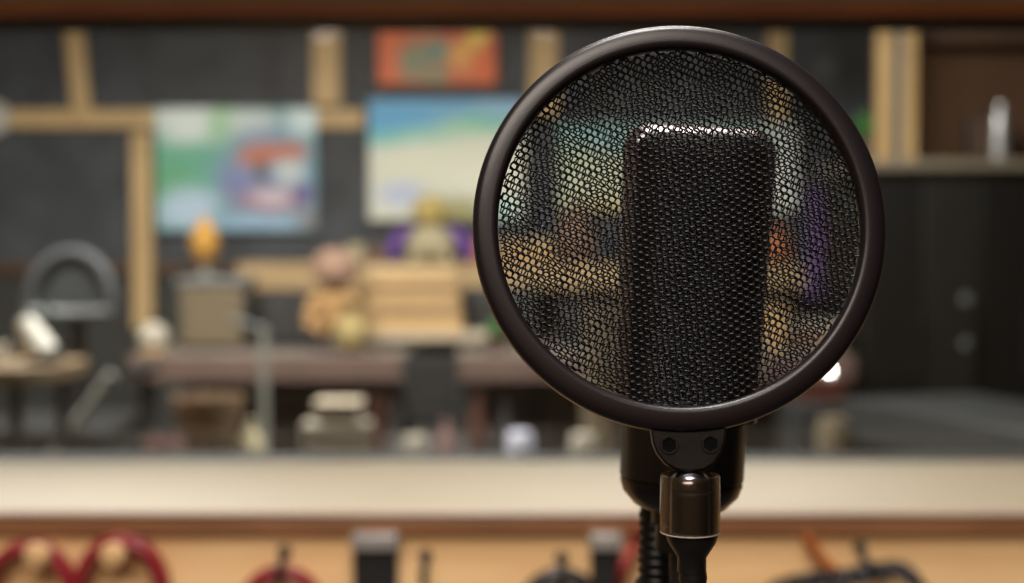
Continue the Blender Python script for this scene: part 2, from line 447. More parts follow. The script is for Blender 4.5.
# ball joint, sleeve, collar, gooseneck (upright)
YJ = .526; sj = S(YJ)
def jz(py): return at(690, py, YJ).z
JX = at(690, 500, YJ).x
def vm(x, y): return Matrix.Translation((x, y, 0))
bm = NB(); add_ball(bm, (JX, YJ, jz(484.5)), (.0085, .0085, .0056), 32, 16)
add_cyl(bm, (JX, YJ+.0025, jz(487)), (JX, YJ+.0025, jz(473)), .0045)
obj('ball_joint', bm, 'ball', pf)
bm = NB()
ro, ri = 30*sj, 27.6*sj
add_lathe(bm, [(ri, jz(530)), (ro, jz(531)), (ro*1.01, jz(515)), (ro, jz(482)), (ro*.985, jz(475)), (ri*1.01, jz(474)), (ri, jz(480))],
          Matrix.Translation((JX, YJ, 0)), 64, closed=True)
slv = obj('clear_sleeve', bm, 'sleeve', pf)
bm = NB()
add_lathe(bm, [(ri, jz(530.2)), (ri, jz(531.6)), (ro, jz(532)), (ro, jz(531.1))], Matrix.Translation((JX, YJ, 0)), 64, closed=True)
obj('cut_edge', bm, 'frost', slv)
bm = NB()
add_lathe(bm, [(0, jz(489)), (24*sj, jz(490)), (25*sj, jz(492)), (25*sj, jz(493.5)), (23*sj, jz(494)), (23*sj, jz(530.5)), (26*sj, jz(532.3)), (26*sj, jz(536)), (24*sj, jz(542)),
               (17*sj, jz(553)), (14.5*sj, jz(557)), (14.5*sj, jz(572))], Matrix.Translation((JX+.0008, YJ, 0)), 48)
obj('collar', bm, 'shaft', pf)
# gooseneck: ribbed flexible tube that goes down and back to a clamp on the microphone stand
XM = at(682, 470, .64).x
pts = []
z0 = jz(570)
for i in range(90):
    t = i/89
    ang = t*PI*.5
    if t < .55: pts.append(Vector((JX+.0012, YJ, z0 - t/.55*.14)))
    else:
        s = (t-.55)/.45
        e = s*s*(3-2*s)
        pts.append(Vector((JX+.0012, YJ + (.095)*e, z0-.14-.05*math.sin(s*PI/2))))
rr = [14.5*sj*(1 if i % 2 else .93) for i in range(90)]
bm = NB(); add_tube(bm, pts, rr, 20); obj('gooseneck', bm, 'shaft', pf)
ge = pts[-1]
PX, PY = at(659, 550, .665).x, .665
bm = NB()
add_lathe(bm, [(.0100, -.011), (.0165, -.011), (.0165, .011), (.0100, .011)], Matrix.Translation((PX, PY, ge.z)), 32, closed=True)
add_box(bm, ((PX+ge.x)/2+.006, PY-.018, ge.z), (abs(ge.x-PX)+.016, .022, .018))
add_cyl(bm, (PX-.0155, PY, ge.z), (PX-.034, PY, ge.z), .004); add_ball(bm, (PX-.036, PY, ge.z), (.006, .012, .012))
obj('clamp', bm, 'bracket', pf, bevel=.001)

# ================================================================== MICROPHONE
YM = .64; sm = S(YM)
base = at(679.5, 510, YM)
LEAN = R(2.9)
MMx = Matrix.Translation(base) @ Matrix.Rotation(LEAN, 4, 'Y')
mic = thing('microphone', base, 'large black side-address condenser microphone behind the pop filter', 'microphone')
H = 375*sm
def sup(wx, wy, e, n=96):
    out = []
    for i in range(n):
        t = 2*PI*i/n; c_, s_ = math.cos(t), math.sin(t)
        out.append((wx*math.copysign(abs(c_)**(2/e), c_), wy*math.copysign(abs(s_)**(2/e), s_)))
    return out
def loft(bm, secs, cap=True):
    rings = [[bm.verts.new(MMx @ Vector((x, y, z))) for x, y in s] for s, z in secs]
    n = len(rings[0])
    for a, b in zip(rings, rings[1:]):
        for i in range(n): bm.faces.new((a[i], a[(i+1) % n], b[(i+1) % n], b[i]))
    if cap: bm.faces.new(rings[0][::-1]); bm.faces.new(rings[-1])
# body barrel
rb = 62*sm
bm = NB()
add_lathe(bm, [(0, .0), (rb*.55, 0), (rb*.75, .0025), (rb*.93, .008), (rb*.985, .0125), (rb*.985, .0140), (rb*.965, .0144), (rb*.965, .0150), (rb, .0155),
               (rb, .040), (rb*.99, .0415), (rb*.2, .0420)], MMx, 96)
obj('body', bm, 'micbody', mic)
z_g0, z_g1 = .042, H
def wx_at(z):
    t = (z-z_g0)/(z_g1-z_g0); return (61 + 5.5*t)*sm
def corner(z):   # rounded top corners
    r = 17*sm; d = z - (z_g1 - r)
    return 0 if d <= 0 else r - math.sqrt(max(0, r*r-d*d))
HD = .021
zs = [z_g0 + (z_g1-17*sm-z_g0)*i/30 for i in range(31)] + [z_g1-17*sm + 17*sm*math.sin(PI/2*i/12) for i in range(1, 13)]
bm = NB()
loft(bm, [(sup(wx_at(z)-corner(z)-.0012, HD-.0012-corner(z)*.75, 3.2), z-.0008) for z in zs])
obj('liner', bm, 'liner', mic)
# woven wire grille on the loft surface
def surf(t, z):
    wx = wx_at(z)-corner(z); wy = HD-corner(z)*.75; e = 3.2
    c_, s_ = math.cos(t), math.sin(t)
    return Vector((wx*math.copysign(abs(c_)**(2/e), c_), wy*math.copysign(abs(s_)**(2/e), s_), z))
bm = NB()
zz = z_g0+.003
while zz < z_g1-.0012:
    add_tube(bm, [MMx @ surf(2*PI*i/72, zz) for i in range(72)], .00032, 4, closed=True); zz += .00155
for i in range(120):
    t = 2*PI*i/120
    add_tube(bm, [MMx @ surf(t, z) for z in zs[::2] + [z_g1-.0008]], .00032, 4)
obj('grille', bm, 'grille', mic, smooth=False)
# frame band round sides and top
path = []
for z in zs: path.append((wx_at(z)-corner(z), z))
path_full = [(-x, z) for x, z in path] + [(x, z) for x, z in reversed(path)]
bm = NB(); prev = None; n = len(path_full)
rings = []
for i, (x, z) in enumerate(path_full):
    x0, z0_ = path_full[max(0, i-1)]; x1, z1_ = path_full[min(n-1, i+1)]
    t = Vector((x1-x0, 0, z1_-z0_)); t.normalize(); nn = Vector((-t.z, 0, t.x))
    p = Vector((x, 0, z)); ring = []
    for q, yy in ((-.001, -.0112), (.0010, -.0104), (.0027, -.0086), (.0040, -.0058), (.0046, 0), (.0040, .0058), (.0010, .0104), (-.001, .0112)):
        ring.append(bm.verts.new(MMx @ (p + nn*q + Vector((0, yy, 0)))))
    rings.append(ring)
for a, b in zip(rings, rings[1:]):
    for k in range(8): bm.faces.new((a[k], a[(k+1) % 8], b[(k+1) % 8], b[k]))
bm.faces.new(rings[0]); bm.faces.new(rings[-1][::-1])
obj('grille_frame', bm, 'gframe', mic)
bm = NB(); loft(bm, [(sup(wx_at(z_g0)-.001, HD+.001, 3), z_g0), (sup(wx_at(z_g0)+.0005, HD+.002, 3), z_g0+.001), (sup(wx_at(z_g0)+.0005, HD+.002, 3), z_g0+.004)])
obj('collar_ring', bm, 'micbody', mic)
# tail connector under the body
bm = NB(); d = MMx.to_3x3() @ Vector((0, 0, -1))
add_lathe(bm, [(.0125, 0), (.0125, -.006), (.0105, -.007), (.0105, -.018), (0, -.018)], MMx, 32)
obj('tail_socket', bm, 'shaft', mic)

# ================================================================== MICROPHONE STAND
XS = at(658, 550, .66).x
b2 = MMx @ Vector((0, 0, -.0185))
st = thing('microphone_stand', (at(659, 550, .665).x, .665, 0), 'black upright stand below the microphone, knurled under the clip', 'microphone stand')
SX, SY = at(659, 550, .665).x, .665
bm = NB(); n = 26; top = at(659, 505, .665).z
prof = []
z = top; 
prof.append((0, z)); prof.append((.009, z))
for i in range(16):
    z -= .0022; prof.append((.0098 if i % 2 else .0088, z))
prof += [(.0112, z-.001), (.0112, z-.006), (.0085, z-.008), (.0085, z-.03), (0, z-.03)]
add_lathe(bm, prof, Matrix.Translation((SX, SY, 0)), 32); obj('knurled_clip', bm, 'shaft', st)
zt = z-.03
bm = NB(); add_rect(bm, (SX+.002, SY-.006, top-.034), (b2.x, SY+.004, top-.026)); obj('mount_arm', bm, 'shaft', st)
bm = NB(); add_cyl(bm, (SX, SY, .03), (SX, SY, zt-.0002), .0095); obj('pole', bm, 'shaft', st)
bm = NB(); add_lathe(bm, [(0, 0), (.12, 0), (.125, .004), (.12, .012), (.03, .022), (.015, .03), (0, .03)], Matrix.Translation((SX, SY, 0)), 64); obj('base', bm, 'black', st)
# signal cable plugged beside, falling left of the pole
mc = NB()
pts = [Vector((b2.x+.0015*math.sin(i*.4), .64+.004, b2.z - .0005 - i*.022)) for i in range(46)]
add_tube(mc, pts, .0034, 10)
for i in range(3): pass
o = obj('signal_cable', mc, 'darkc', None); tag(o, 'black cable dropping straight down from the tail of the microphone', 'cable')

# ================================================================== WALL BELOW THE WINDOW : pegs, cables, straps
YW = YS + .012
def wall_peg(px, py, label):
    c = at(px, py, YW-.05)
    t = thing('wooden_peg', (c.x, YW, c.z), label, 'peg', 'pale turned pegs on the pine boards')
    bm = NB(); m = Matrix.Translation((c.x, YW-.0005, c.z)) @ Matrix.Rotation(PI/2, 4, 'X')
    add_lathe(bm, [(.0085, 0), (.0085, .006), (.0062, .01), (.0062, .034)], m, 32); obj('shank', bm, 'peg', t)
    bm = NB(); add_lathe(bm, [(.0062, .0342), (.012, .037), (.0165, .044), (.0165, .050), (.013, .0555), (.005, .0575), (0, .0577)], m, 32); obj('knob', bm, 'peg', t)
    return t
pg = wall_peg(36, 556, 'pale wooden peg holding the leftmost dark red cable coil')
c2 = at(112, 556, YW-.05)
pg2 = dup(pg, (c2.x, YW, c2.z), 'pale wooden peg inside the second dark red coil from the left')
def coil(name, px, pytop, rpx, mat, label, group, turns=6, rc=.0045, Yc=None, seed=1, squash=1.25, cat='cable coil'):
    rnd = random.Random(seed); Yc = Yc or (YW-.022); s = S(Yc); r = rpx*s
    cx = at(px, pytop, Yc); cz = cx.z - r*squash
    bm = NB(); pts = []
    for k in range(turns):
        dr = rnd.uniform(-.10, .10)*r; dx = rnd.uniform(-.05, .05)*r; dz = rnd.uniform(-.05, .02)*r; dy = -.004 - .0055*(k % 4)
        for i in range(48):
            t = 2*PI*i/48 + PI/2
            f = i/48
            pts.append(Vector((cx.x+dx+(r+dr)*math.cos(t), YW-.012+dy - .004*math.sin(f*PI*2), cz+dz+(r+dr)*squash*math.sin(t))))
    # smooth transitions
    for _ in range(4):
        pts = [pts[0]] + [(pts[i-1]+pts[i]*2+pts[i+1])/4 for i in range(1, len(pts)-1)] + [pts[-1]]
    for p in pts: p.y = min(p.y, YW-rc-.001)
    add_tube(bm, pts, rc, 10)
    o = obj(name, bm, mat); return tag(o, label, cat, group)
G = 'cable coils hung below the window'
coil('cable_coil', 28, 547, 42, 'redc', 'dark red cable coil at the far left end of the pine wall', G, 6, .0055, seed=2)
coil('cable_coil', 120, 541, 42, 'redc', 'dark red cable coil hung from the second pale peg from the left', G, 6, .0055, seed=5)
coil('cable_coil', 283, 571, 40, 'redc', 'dark red cable coil hanging below the small black hook left of the grey clip', G, 6, .0055, seed=8)
coil('cable_coil', 562, 573, 42, 'darkc', 'black cable coil hanging from the hook left of the microphone', G, 6, .0055, seed=9)
def hook(px, py, label, first=[None]):
    c = at(px, py+5, YW-.015)
    if first[0] is not None:
        return dup(first[0], (c.x, YW, c.z), label)
    t = thing('wall_hook', (c.x, YW, c.z), label, 'hook', 'small black hooks on the pine boards')
    bm = NB(); add_lathe(bm, [(0, 0), (.0085, 0), (.0085, .003), (.006, .005), (0, .005)], Matrix.Translation((c.x, YW-.0005, c.z+.004)) @ Matrix.Rotation(PI/2, 4, 'X'), 24)
    obj('plate', bm, 'black', t)
    bm = NB()
    add_tube(bm, [Vector((c.x, YW-.005, c.z+.004)), Vector((c.x, YW-.02, c.z+.002)), Vector((c.x, YW-.032, c.z-.012)), Vector((c.x, YW-.036, c.z-.026)), Vector((c.x, YW-.043, c.z-.030)), Vector((c.x, YW-.052, c.z-.022)), Vector((c.x, YW-.055, c.z-.008))], .0042, 10)
    add_ball(bm, (c.x, YW-.055, c.z-.006), .006)
    obj('hook_arm', bm, 'black', t); first[0] = t; return t
hook(283, 552, 'small black hook above the single dark red coil left of the grey clip')
hook(425, 556, 'small black hook just right of the black strap with a grey clip')
hook(562, 558, 'small black hook above the black coil left of the microphone')
hook(862, 548, 'small black hook above the twisted black cable at right')
def strap(px0, px1, label):
    a_ = at(px0, 534, YW-.03); b_ = at(px1, 551, YW-.03); w = b_.x-a_.x; cx = (a_.x+b_.x)/2
    t = thing('hanging_strap', (cx, YW, b_.z-.2), label, 'strap', 'black straps with grey clips')
    bm = NB(); add_rect(bm, (a_.x, YW-.032, b_.z), (b_.x, YW-.001, a_.z)); obj('clip', bm, 'strapc', t, bevel=.003)
    bm = NB(); add_rect(bm, (a_.x+.002, YW-.026, b_.z-.20), (b_.x-.002, YW-.004, b_.z-.0003)); obj('webbing', bm, 'blackfab', t, bevel=.004)
    return t
strap(351, 398, 'wide black strap with grey clip, left of the microphone by a long gap')
strap(590, 622, 'narrower black strap with grey clip, just left of the microphone stand')
# red cable seen beside the mic tail
bm = NB()
pp = [(655, 519), (650, 522), (643, 528), (636, 540), (630, 553), (624, 568), (619, 590), (618, 620), (624, 650), (634, 665), (645, 655), (650, 630), (649, 600), (650, 570), (655, 545), (660, 530)]
pts = [at(x, y, YW-.02-.012*(i % 3)) for i, (x, y) in enumerate(pp)]
def cr(pts, n=6, closed=True):
    out = []; L = len(pts)
    for i in range(L if closed else L-1):
        p0, p1, p2, p3 = (pts[(i-1) % L], pts[i], pts[(i+1) % L], pts[(i+2) % L]) if closed else (pts[max(0, i-1)], pts[i], pts[i+1], pts[min(L-1, i+2)])
        for k in range(n):
            t = k/n
            out.append(.5*((2*p1)+(p2-p0)*t+(2*p0-5*p1+4*p2-p3)*t*t+(3*p1-p0-3*p2+p3)*t**3))
    if not closed: out.append(pts[-1])
    return out
add_tube(bm, cr(pts), .0068, 10, closed=True)
tag(obj('cable_coil', bm, 'redc2'), 'bright red cable loop hanging behind the microphone stand', 'cable coil', G)
bm = NB()
pts = [at(x, y, YW-.016) for x, y in ((806, 536), (812, 545), (822, 560), (838, 576), (850, 600), (850, 640))]
add_tube(bm, cr(pts, 6, False), .0075, 10)
tag(obj('orange_cable', bm, 'orange'), 'orange cable slanting down from the brown trim at right', 'cable')
# tangled, ribbed black cable on the right hook
bm = NB()
pts = [at(x, y, YW-.026-.012*((i*7) % 3)) for i, (x, y) in enumerate(((770, 590), (785, 582), (810, 577), (835, 574), (852, 572), (862, 569), (880, 567), (900, 566), (912, 574), (922, 590), (925, 620), (890, 650), (830, 655), (780, 640), (760, 612)))]
add_tube(bm, cr(pts, 8), .0065, 10, closed=True)
pts2 = [p + Vector((.003*math.sin(i*1.3), -.010+.004*math.cos(i*1.7), .006*math.sin(i*1.1)-.006)) for i, p in enumerate(cr(pts, 8))]
add_tube(bm, pts2, .0055, 10, closed=True)
cc = cr(pts, 8)
for i in range(0, len(cc), 7):
    p = cc[i]; add_ball(bm, p+Vector((0, -.004, -.006)), (.010, .013, .012), 12, 8)
tag(obj('cable_coil', bm, 'darkc'), 'knotted black cable bunch hanging from the hook at right', 'cable coil', G)

# ================================================================== THE ROOM BEHIND THE GLASS
def painting(x0, x1, y0, y1, mat, label, Y=YB-.053):
    a_ = at(x0+2, y1-2, Y); b_ = at(x1-2, y0+3, Y)
    t = thing('canvas_painting', ((a_.x+b_.x)/2, YB-.03, a_.z), label, 'painting')
    bm = NB(); add_rect(bm, (a_.x, Y, a_.z), (b_.x, Y+.018, b_.z)); obj('canvas', bm, mat, t, bevel=.003)
    bm = NB()
    g = .002; w = .04
    for lo, hi in (((a_.x+g, a_.z+g), (b_.x-g, a_.z+w)), ((a_.x+g, b_.z-w), (b_.x-g, b_.z-g)), ((a_.x+g, a_.z+w), (a_.x+w, b_.z-w)), ((b_.x-w, a_.z+w), (b_.x-g, b_.z-w))):
        add_rect(bm, (lo[0], Y+.0182, lo[1]), (hi[0], Y+.022, hi[1]))
    obj('stretcher', bm, 'pale', t)
    return t
pm1 = painting_mat('harbour paint', (110, 160, 158), [
    (.25, .62, .32, .30, (104, 176, 146)), (.10, .35, .16, .2, (104, 172, 128)), (.22, .92, .25, .20, (228, 236, 232)), (.42, .86, .10, .16, (166, 208, 164)), (.60, .88, .14, .12, (226, 232, 222)),
    (.92, .90, .12, .12, (216, 232, 232)), (.68, .45, .30, .40, (128, 150, 182)), (.70, .26, .22, .10, (166, 116, 130)), (.66, .62, .14, .09, (196, 118, 92)), (.84, .64, .10, .09, (190, 116, 96)),
    (.84, .48, .09, .10, (196, 206, 206)), (.66, .48, .05, .09, (92, 92, 96)), (.50, .38, .10, .12, (128, 132, 176)), (.72, .28, .13, .06, (206, 190, 200)), (.92, .30, .06, .07, (96, 78, 140)),
    (.20, .18, .18, .17, (186, 208, 226)), (.62, .07, .34, .07, (150, 180, 204)), (.95, .10, .08, .10, (128, 130, 136))])
painting(154, 318, 105, 233, pm1, 'green and blue painting with a red boat-like shape on the charcoal wall')
pm2 = painting_mat('beach paint', (216, 216, 200), [
    (.30, .98, .75, .16, (112, 170, 206)), (.16, .80, .32, .17, (98, 168, 212)), (.85, .82, .35, .06, (120, 190, 178)), (.22, .68, .28, .07, (122, 196, 186)), (.60, .74, .32, .05, (160, 206, 176)),
    (.92, .97, .22, .10, (140, 182, 212)), (.60, .48, .55, .18, (226, 224, 202)), (.20, .22, .13, .09, (190, 196, 220)), (.72, .36, .25, .12, (232, 228, 208)),
    (.62, .08, .16, .10, (168, 160, 110)), (.84, .12, .10, .10, (176, 208, 204))])
painting(367, 526, 96, 222, pm2, 'wide beach painting, pale sand under a blue band, left of the pop filter')
pm3 = painting_mat('orange paint', (206, 108, 74), [
    (.10, .55, .12, .55, (226, 112, 70)), (.30, .40, .12, .34, (136, 144, 116)), (.50, .60, .12, .24, (112, 146, 130)), (.50, .15, .10, .12, (124, 150, 118)), (.72, .55, .12, .26, (236, 170, 92)),
    (.84, .88, .09, .22, (240, 206, 96)), (.92, .35, .12, .30, (226, 108, 62)), (.62, .90, .10, .12, (206, 96, 76)), (.40, .90, .10, .10, (200, 130, 100))])
painting(376, 498, 26, 87, pm3, 'small orange and red painting high on the wall above the beach painting')
pm4 = painting_mat('meadow paint', (170, 186, 160), [
    (.20, .85, .35, .22, (126, 172, 172)), (.08, .45, .14, .30, (176, 188, 156)), (.3, .35, .25, .25, (198, 200, 168)), (.95, .4, .14, .6, (222, 222, 214)), (.6, .8, .3, .3, (150, 178, 176)), (.3, .08, .3, .1, (196, 178, 130))])
painting(556, 800, 120, 214, pm4, 'teal and cream painting seen through the mesh behind the microphone')

# long light wood wall shelf
YSH = 6.05
shz = at(400, 263, YSH).z
x0 = at(236, 0, YSH).x; x1 = at(850, 0, YSH).x
t = thing('wall_shelf', ((x0+x1)/2, YB-.05, shz-.11), 'long light wooden shelf along the far wall, behind the tan box', 'shelf')
bm = NB(); add_rect(bm, (x0, YSH+.02, shz-.022), (x1, YB-.047, shz)); obj('board', bm, 'shelfw', t, bevel=.003)
bm = NB(); add_rect(bm, (x0, YSH, shz-.115), (x1, YSH+.019, shz)); obj('fascia', bm, 'shelfw', t, bevel=.003)
for xx in (x0+.2, (x0+x1)/2, x1-.2):
    bm = NB(); add_prism(bm, [(0, 0), (.35, 0), (0, -.25)], Matrix.Translation((xx-.01, YB-.046, shz-.023)) @ Matrix(((0, 0, 1, 0), (-1, 0, 0, 0), (0, 1, 0, 0), (0, 0, 0, 1))), .02)
    obj('shelf_bracket', bm, 'black', t)

# desks in the far room
YD0, YD1 = 5.0, 5.88
dz = at(300, 356, YD0).z
def desk(px0, px1, label, legs=True, Yf=YD0):
    a_ = at(px0, 356, Yf).x; b_ = at(px1, 356, Yf).x
    t = thing('studio_desk', ((a_+b_)/2, (Yf+YD1)/2, 0), label, 'desk', None)
    bm = NB(); add_rect(bm, (a_, Yf+.021, dz-.03), (b_, YD1, dz)); obj('desktop', bm, 'desktop', t, bevel=.004)
    bm = NB(); add_rect(bm, (a_, Yf, dz-.092), (b_, Yf+.02, dz+.001)); obj('front_edge', bm, 'desk', t, bevel=.006)
    for xx in (a_+.05, b_-.05):
        for yy in (Yf+.07, YD1-.06):
            bm = NB(); add_rect(bm, (xx-.025, yy-.025, 0), (xx+.025, yy+.025, dz-.0305)); obj('leg', bm, 'black', t, bevel=.003)
    bm = NB(); add_rect(bm, (a_+.08, YD1-.03, .2), (b_-.08, YD1-.015, dz-.031)); obj('modesty_panel', bm, 'dgrey', t)
    return t
desk(128, 405, 'rose-brown edged desk at left, beneath the tan cloth speaker')
desk(456, 856, 'rose-brown edged desk running behind the lower half of the pop filter')

# pale board on the desk, tan box on it
YX = 5.32
bm = NB(); a_ = at(345, 350, YX); b_ = at(502, 341, YX)
bz = dz+.0305
# support crates bring the pale board level
add_rect(bm, (a_.x, YX, bz), (b_.x, YX+.25, bz+.028))
o = obj('pale_board', bm, 'pale', bevel=.004); tag(o, 'pale laminate board under the tan box, bridging the two desks', 'board')
bm = NB()
for xx in (a_.x+.03, at(400, 0, YX).x-.04, b_.x-.06):
    pass
bt = bz+.0285
for i, xx in enumerate((a_.x+.01, b_.x-.10)):
    bm2 = NB(); add_rect(bm2, (xx, YX+.06, dz+.001), (xx+.09, YX+.22, bz-.0005)); o = obj('spacer_block', bm2, 'black', bevel=.002)
    tag(o, ['black block lifting the left end of the pale board', 'black block lifting the right end of the pale board'][i], 'block')
bm.free()
# tan carton : four slightly flared walls, lid flaps and tape bands
YBX = 5.33
tl = at(368, 272, YBX); trr = at(455, 272, YBX); bl = at(360, 338, YBX); brr = at(463, 338, YBX)
t = thing('tan_carton', ((bl.x+brr.x)/2, YBX+.11, bt), 'tan box with slightly sloping sides on the pale board', 'box')
def frustum(bm, xa, xb, ya, yb, za, xc, xd, yc, yd, zb):
    lo = [bm.verts.new(v) for v in ((xa, ya, za), (xb, ya, za), (xb, yb, za), (xa, yb, za))]
    hi = [bm.verts.new(v) for v in ((xc, yc, zb), (xd, yc, zb), (xd, yd, zb), (xc, yd, zb))]
    bm.faces.new(lo[::-1]); bm.faces.new(hi)
    for i in range(4): bm.faces.new((lo[i], lo[(i+1) % 4], hi[(i+1) % 4], hi[i]))
bm = NB(); frustum(bm, bl.x, brr.x, YBX, YBX+.22, bt, tl.x, trr.x, YBX+.02, YBX+.20, tl.z-.012); obj('box_body', bm, 'tan', t, bevel=.004)
bm = NB(); frustum(bm, tl.x-.006, trr.x+.006, YBX+.014, YBX+.206, tl.z-.0118, tl.x+.004, trr.x-.004, YBX+.02, YBX+.20, tl.z+.02); obj('lid', bm, 'shelfw', t, bevel=.004)
for zy, nm in ((.38, 'band'), (.72, 'band')):
    zc = bt+(tl.z-bt)*zy; f = zy
    xa = bl.x+(tl.x-bl.x)*f; xb = brr.x+(trr.x-brr.x)*f; ya = YBX+.02*f
    bm = NB(); add_rect(bm, (xa-.003, ya-.006, zc-.012), (xb+.003, ya+.004, zc+.012)); obj('band', bm, 'brownp', t, bevel=.002)
carton_top = tl.z+.02

def soft_toy(px, ytop, ybase, Y, w, mats, label, zbase=None, hairw=1.0):
    """seated soft toy: one bulky body, head, hair cap, arms, legs"""
    b_ = at(px, ybase, Y); tp = at(px, ytop, Y); z0 = b_.z if zbase is None else zbase; h = tp.z - z0; w = w*S(Y)
    t = thing('soft_toy', (b_.x, Y, z0), label, 'soft toy')
    hd, hr, bd, ar = mats
    bm = NB(); add_ball(bm, (b_.x, Y, z0+h*.28), (w*.30, w*.24, h*.28)); obj('torso', bm, bd, t)
    bm = NB(); hz = z0+h*.74; add_ball(bm, (b_.x, Y-.005, hz), (h*.23, h*.2, h*.22))
    add_ball(bm, (b_.x, Y-.005-h*.2, hz-.01), (h*.05, h*.05, h*.04)); hh = obj('head', bm, hd, t)
    for s in (-1, 1):
        bm = NB(); add_ball(bm, (b_.x+s*h*.085, Y-h*.175, hz+h*.04), h*.028, 12, 8); obj('eye', bm, 'black', hh)
    bm = NB(); add_ball(bm, (b_.x, Y+h*.03, hz+h*.05), (h*.27*hairw, h*.22, h*.23))
    for k in range(9):
        an = PI*(k/8); add_ball(bm, (b_.x+h*.24*hairw*math.cos(an), Y+.01, hz+h*.02+h*.2*math.sin(an)), h*.07, 10, 6)
    obj('hair', bm, hr, hh)
    for s in (-1, 1):
        bm = NB(); add_tube(bm, [Vector((b_.x+s*w*.22, Y, z0+h*.46)), Vector((b_.x+s*w*.38, Y-.01, z0+h*.38)), Vector((b_.x+s*w*.45, Y-.03, z0+h*.2)), Vector((b_.x+s*w*.42, Y-.05, z0+h*.06))], [h*.09, h*.10, h*.09, h*.07], 12)
        obj('arm', bm, ar, t)
        bm = NB(); add_tube(bm, [Vector((b_.x+s*w*.14, Y-.02, z0+h*.1)), Vector((b_.x+s*w*.18, Y-.07, z0+h*.09)), Vector((b_.x+s*w*.2, Y-.11, z0+h*.09))], [h*.08, h*.08, h*.07], 12)
        obj('leg', bm, bd, t)
    return t
soft_toy(431, 196, 262, 6.22, 84, ('yhair', 'yhair', 'creamp', 'purple'), 'soft toy with mustard hair and purple arms on the shelf above the tan box', zbase=shz+.001)
# pinkish toy sitting on left desk, in front of shelf
soft_toy(335, 250, 338, 5.28, 52, ('pinkp', 'pinkp', 'orangep', 'orangep'), 'pink-brown headed soft toy in orange sitting on an upturned pot', zbase=at(335, 334, 5.28).z)
# pot under it
pz = at(335, 334, 5.28).z; pc = at(335, 334, 5.28)
t = thing('upturned_pot', (pc.x, 5.28, dz), 'dark and pale upturned pot under the pink-brown soft toy', 'pot')
bm = NB(); add_lathe(bm, [(.075, dz+.001), (.078, dz+.02), (.06, pz-.02), (.055, pz-.001), (0, pz-.001)], Matrix.Translation((pc.x, 5.28, 0)), 32); obj('pot_wall', bm, 'desk', t)
bm = NB(); add_lathe(bm, [(.082, dz+.0012), (.084, dz+.015), (.079, dz+.02), (.0785, dz+.0012)], Matrix.Translation((pc.x, 5.28, 0)), 32, closed=True); obj('pot_lip', bm, 'black', t)
# yellow bag in front of the toy
q = at(356, 312, 5.22)
bm = NB(); add_ball(bm, (q.x, 5.07, dz+.075), (.06, .045, .073)); add_lathe(bm, [(.02, dz+.14), (.03, dz+.165), (.045, dz+.185), (.02, dz+.18)], Matrix.Translation((q.x, 5.07, 0)), 20)
tag(obj('yellow_pouch', bm, 'pouch'), 'plump mustard pouch gathered at the top, right of the pink-brown toy', 'pouch')

# small items on the shelf, by the toy
def vase(name, px, ytop, Y, rpx, mat, label, cat, zb=None, prof=None, group=None, ybase=None):
    c = at(px, ytop, Y); z0 = zb if zb is not None else at(px, ybase, Y).z; h = c.z-z0; r = rpx*S(Y)
    prof = prof or [(.6, 0), (.85, .08), (1, .35), (.9, .6), (.5, .78), (.38, .85), (.42, 1), (0, 1)]
    bm = NB(); add_lathe(bm, [(0, z0)] + [(a*r, z0+b*h) for a, b in prof], Matrix.Translation((c.x, Y, 0)), 32)
    o = obj(name, bm, mat); tag(o, label, cat, group); return o
sz = shz+.001
vase('squat_jar', 356, 243, 6.2, 9, 'creamp', 'squat cream jar on the shelf left of the purple-armed toy', 'jar', sz, [(.9, 0), (1, .1), (1, .75), (.8, .85), (.8, 1), (0, 1)])
vase('pink_jar', 377, 246, 6.3, 8, 'pinkp', 'pinkish jar on the shelf touching distance from the purple arm', 'jar', sz, [(.9, 0), (1, .1), (1, .75), (.8, .85), (.8, 1), (0, 1)])
vase('orange_jar', 481, 236, 6.2, 8, 'orange', 'orange jar on the shelf just left of the pop filter rim', 'jar', sz, [(.9, 0), (1, .2), (1, .7), (.6, .85), (.6, 1), (0, 1)])
vase('orange_vase', 576, 202, 6.2, 20, 'pinkp', 'orange-brown vase on the shelf, seen through the mesh left of the microphone', 'vase', sz)
vase('amber_vase', 778, 226, 6.15, 16, 'orange', 'orange vase on the shelf, seen through the mesh right of the microphone', 'vase', sz)
# cartons on shelf seen through mesh
bm = NB(); a_ = at(500, 262, 6.1); b_ = at(556, 240, 6.1); add_rect(bm, (a_.x, 6.1, sz), (b_.x, 6.35, b_.z)); 
t = obj('flat_box', bm, 'tan', bevel=.004); tag(t, 'flat tan box on the shelf, seen through the left part of the mesh', 'box')
bm = NB(); add_rect(bm, (a_.x-.004, 6.096, b_.z+.0003), (b_.x+.004, 6.354, b_.z+.014)); obj('box_lid', bm, 'offw', t, bevel=.003)
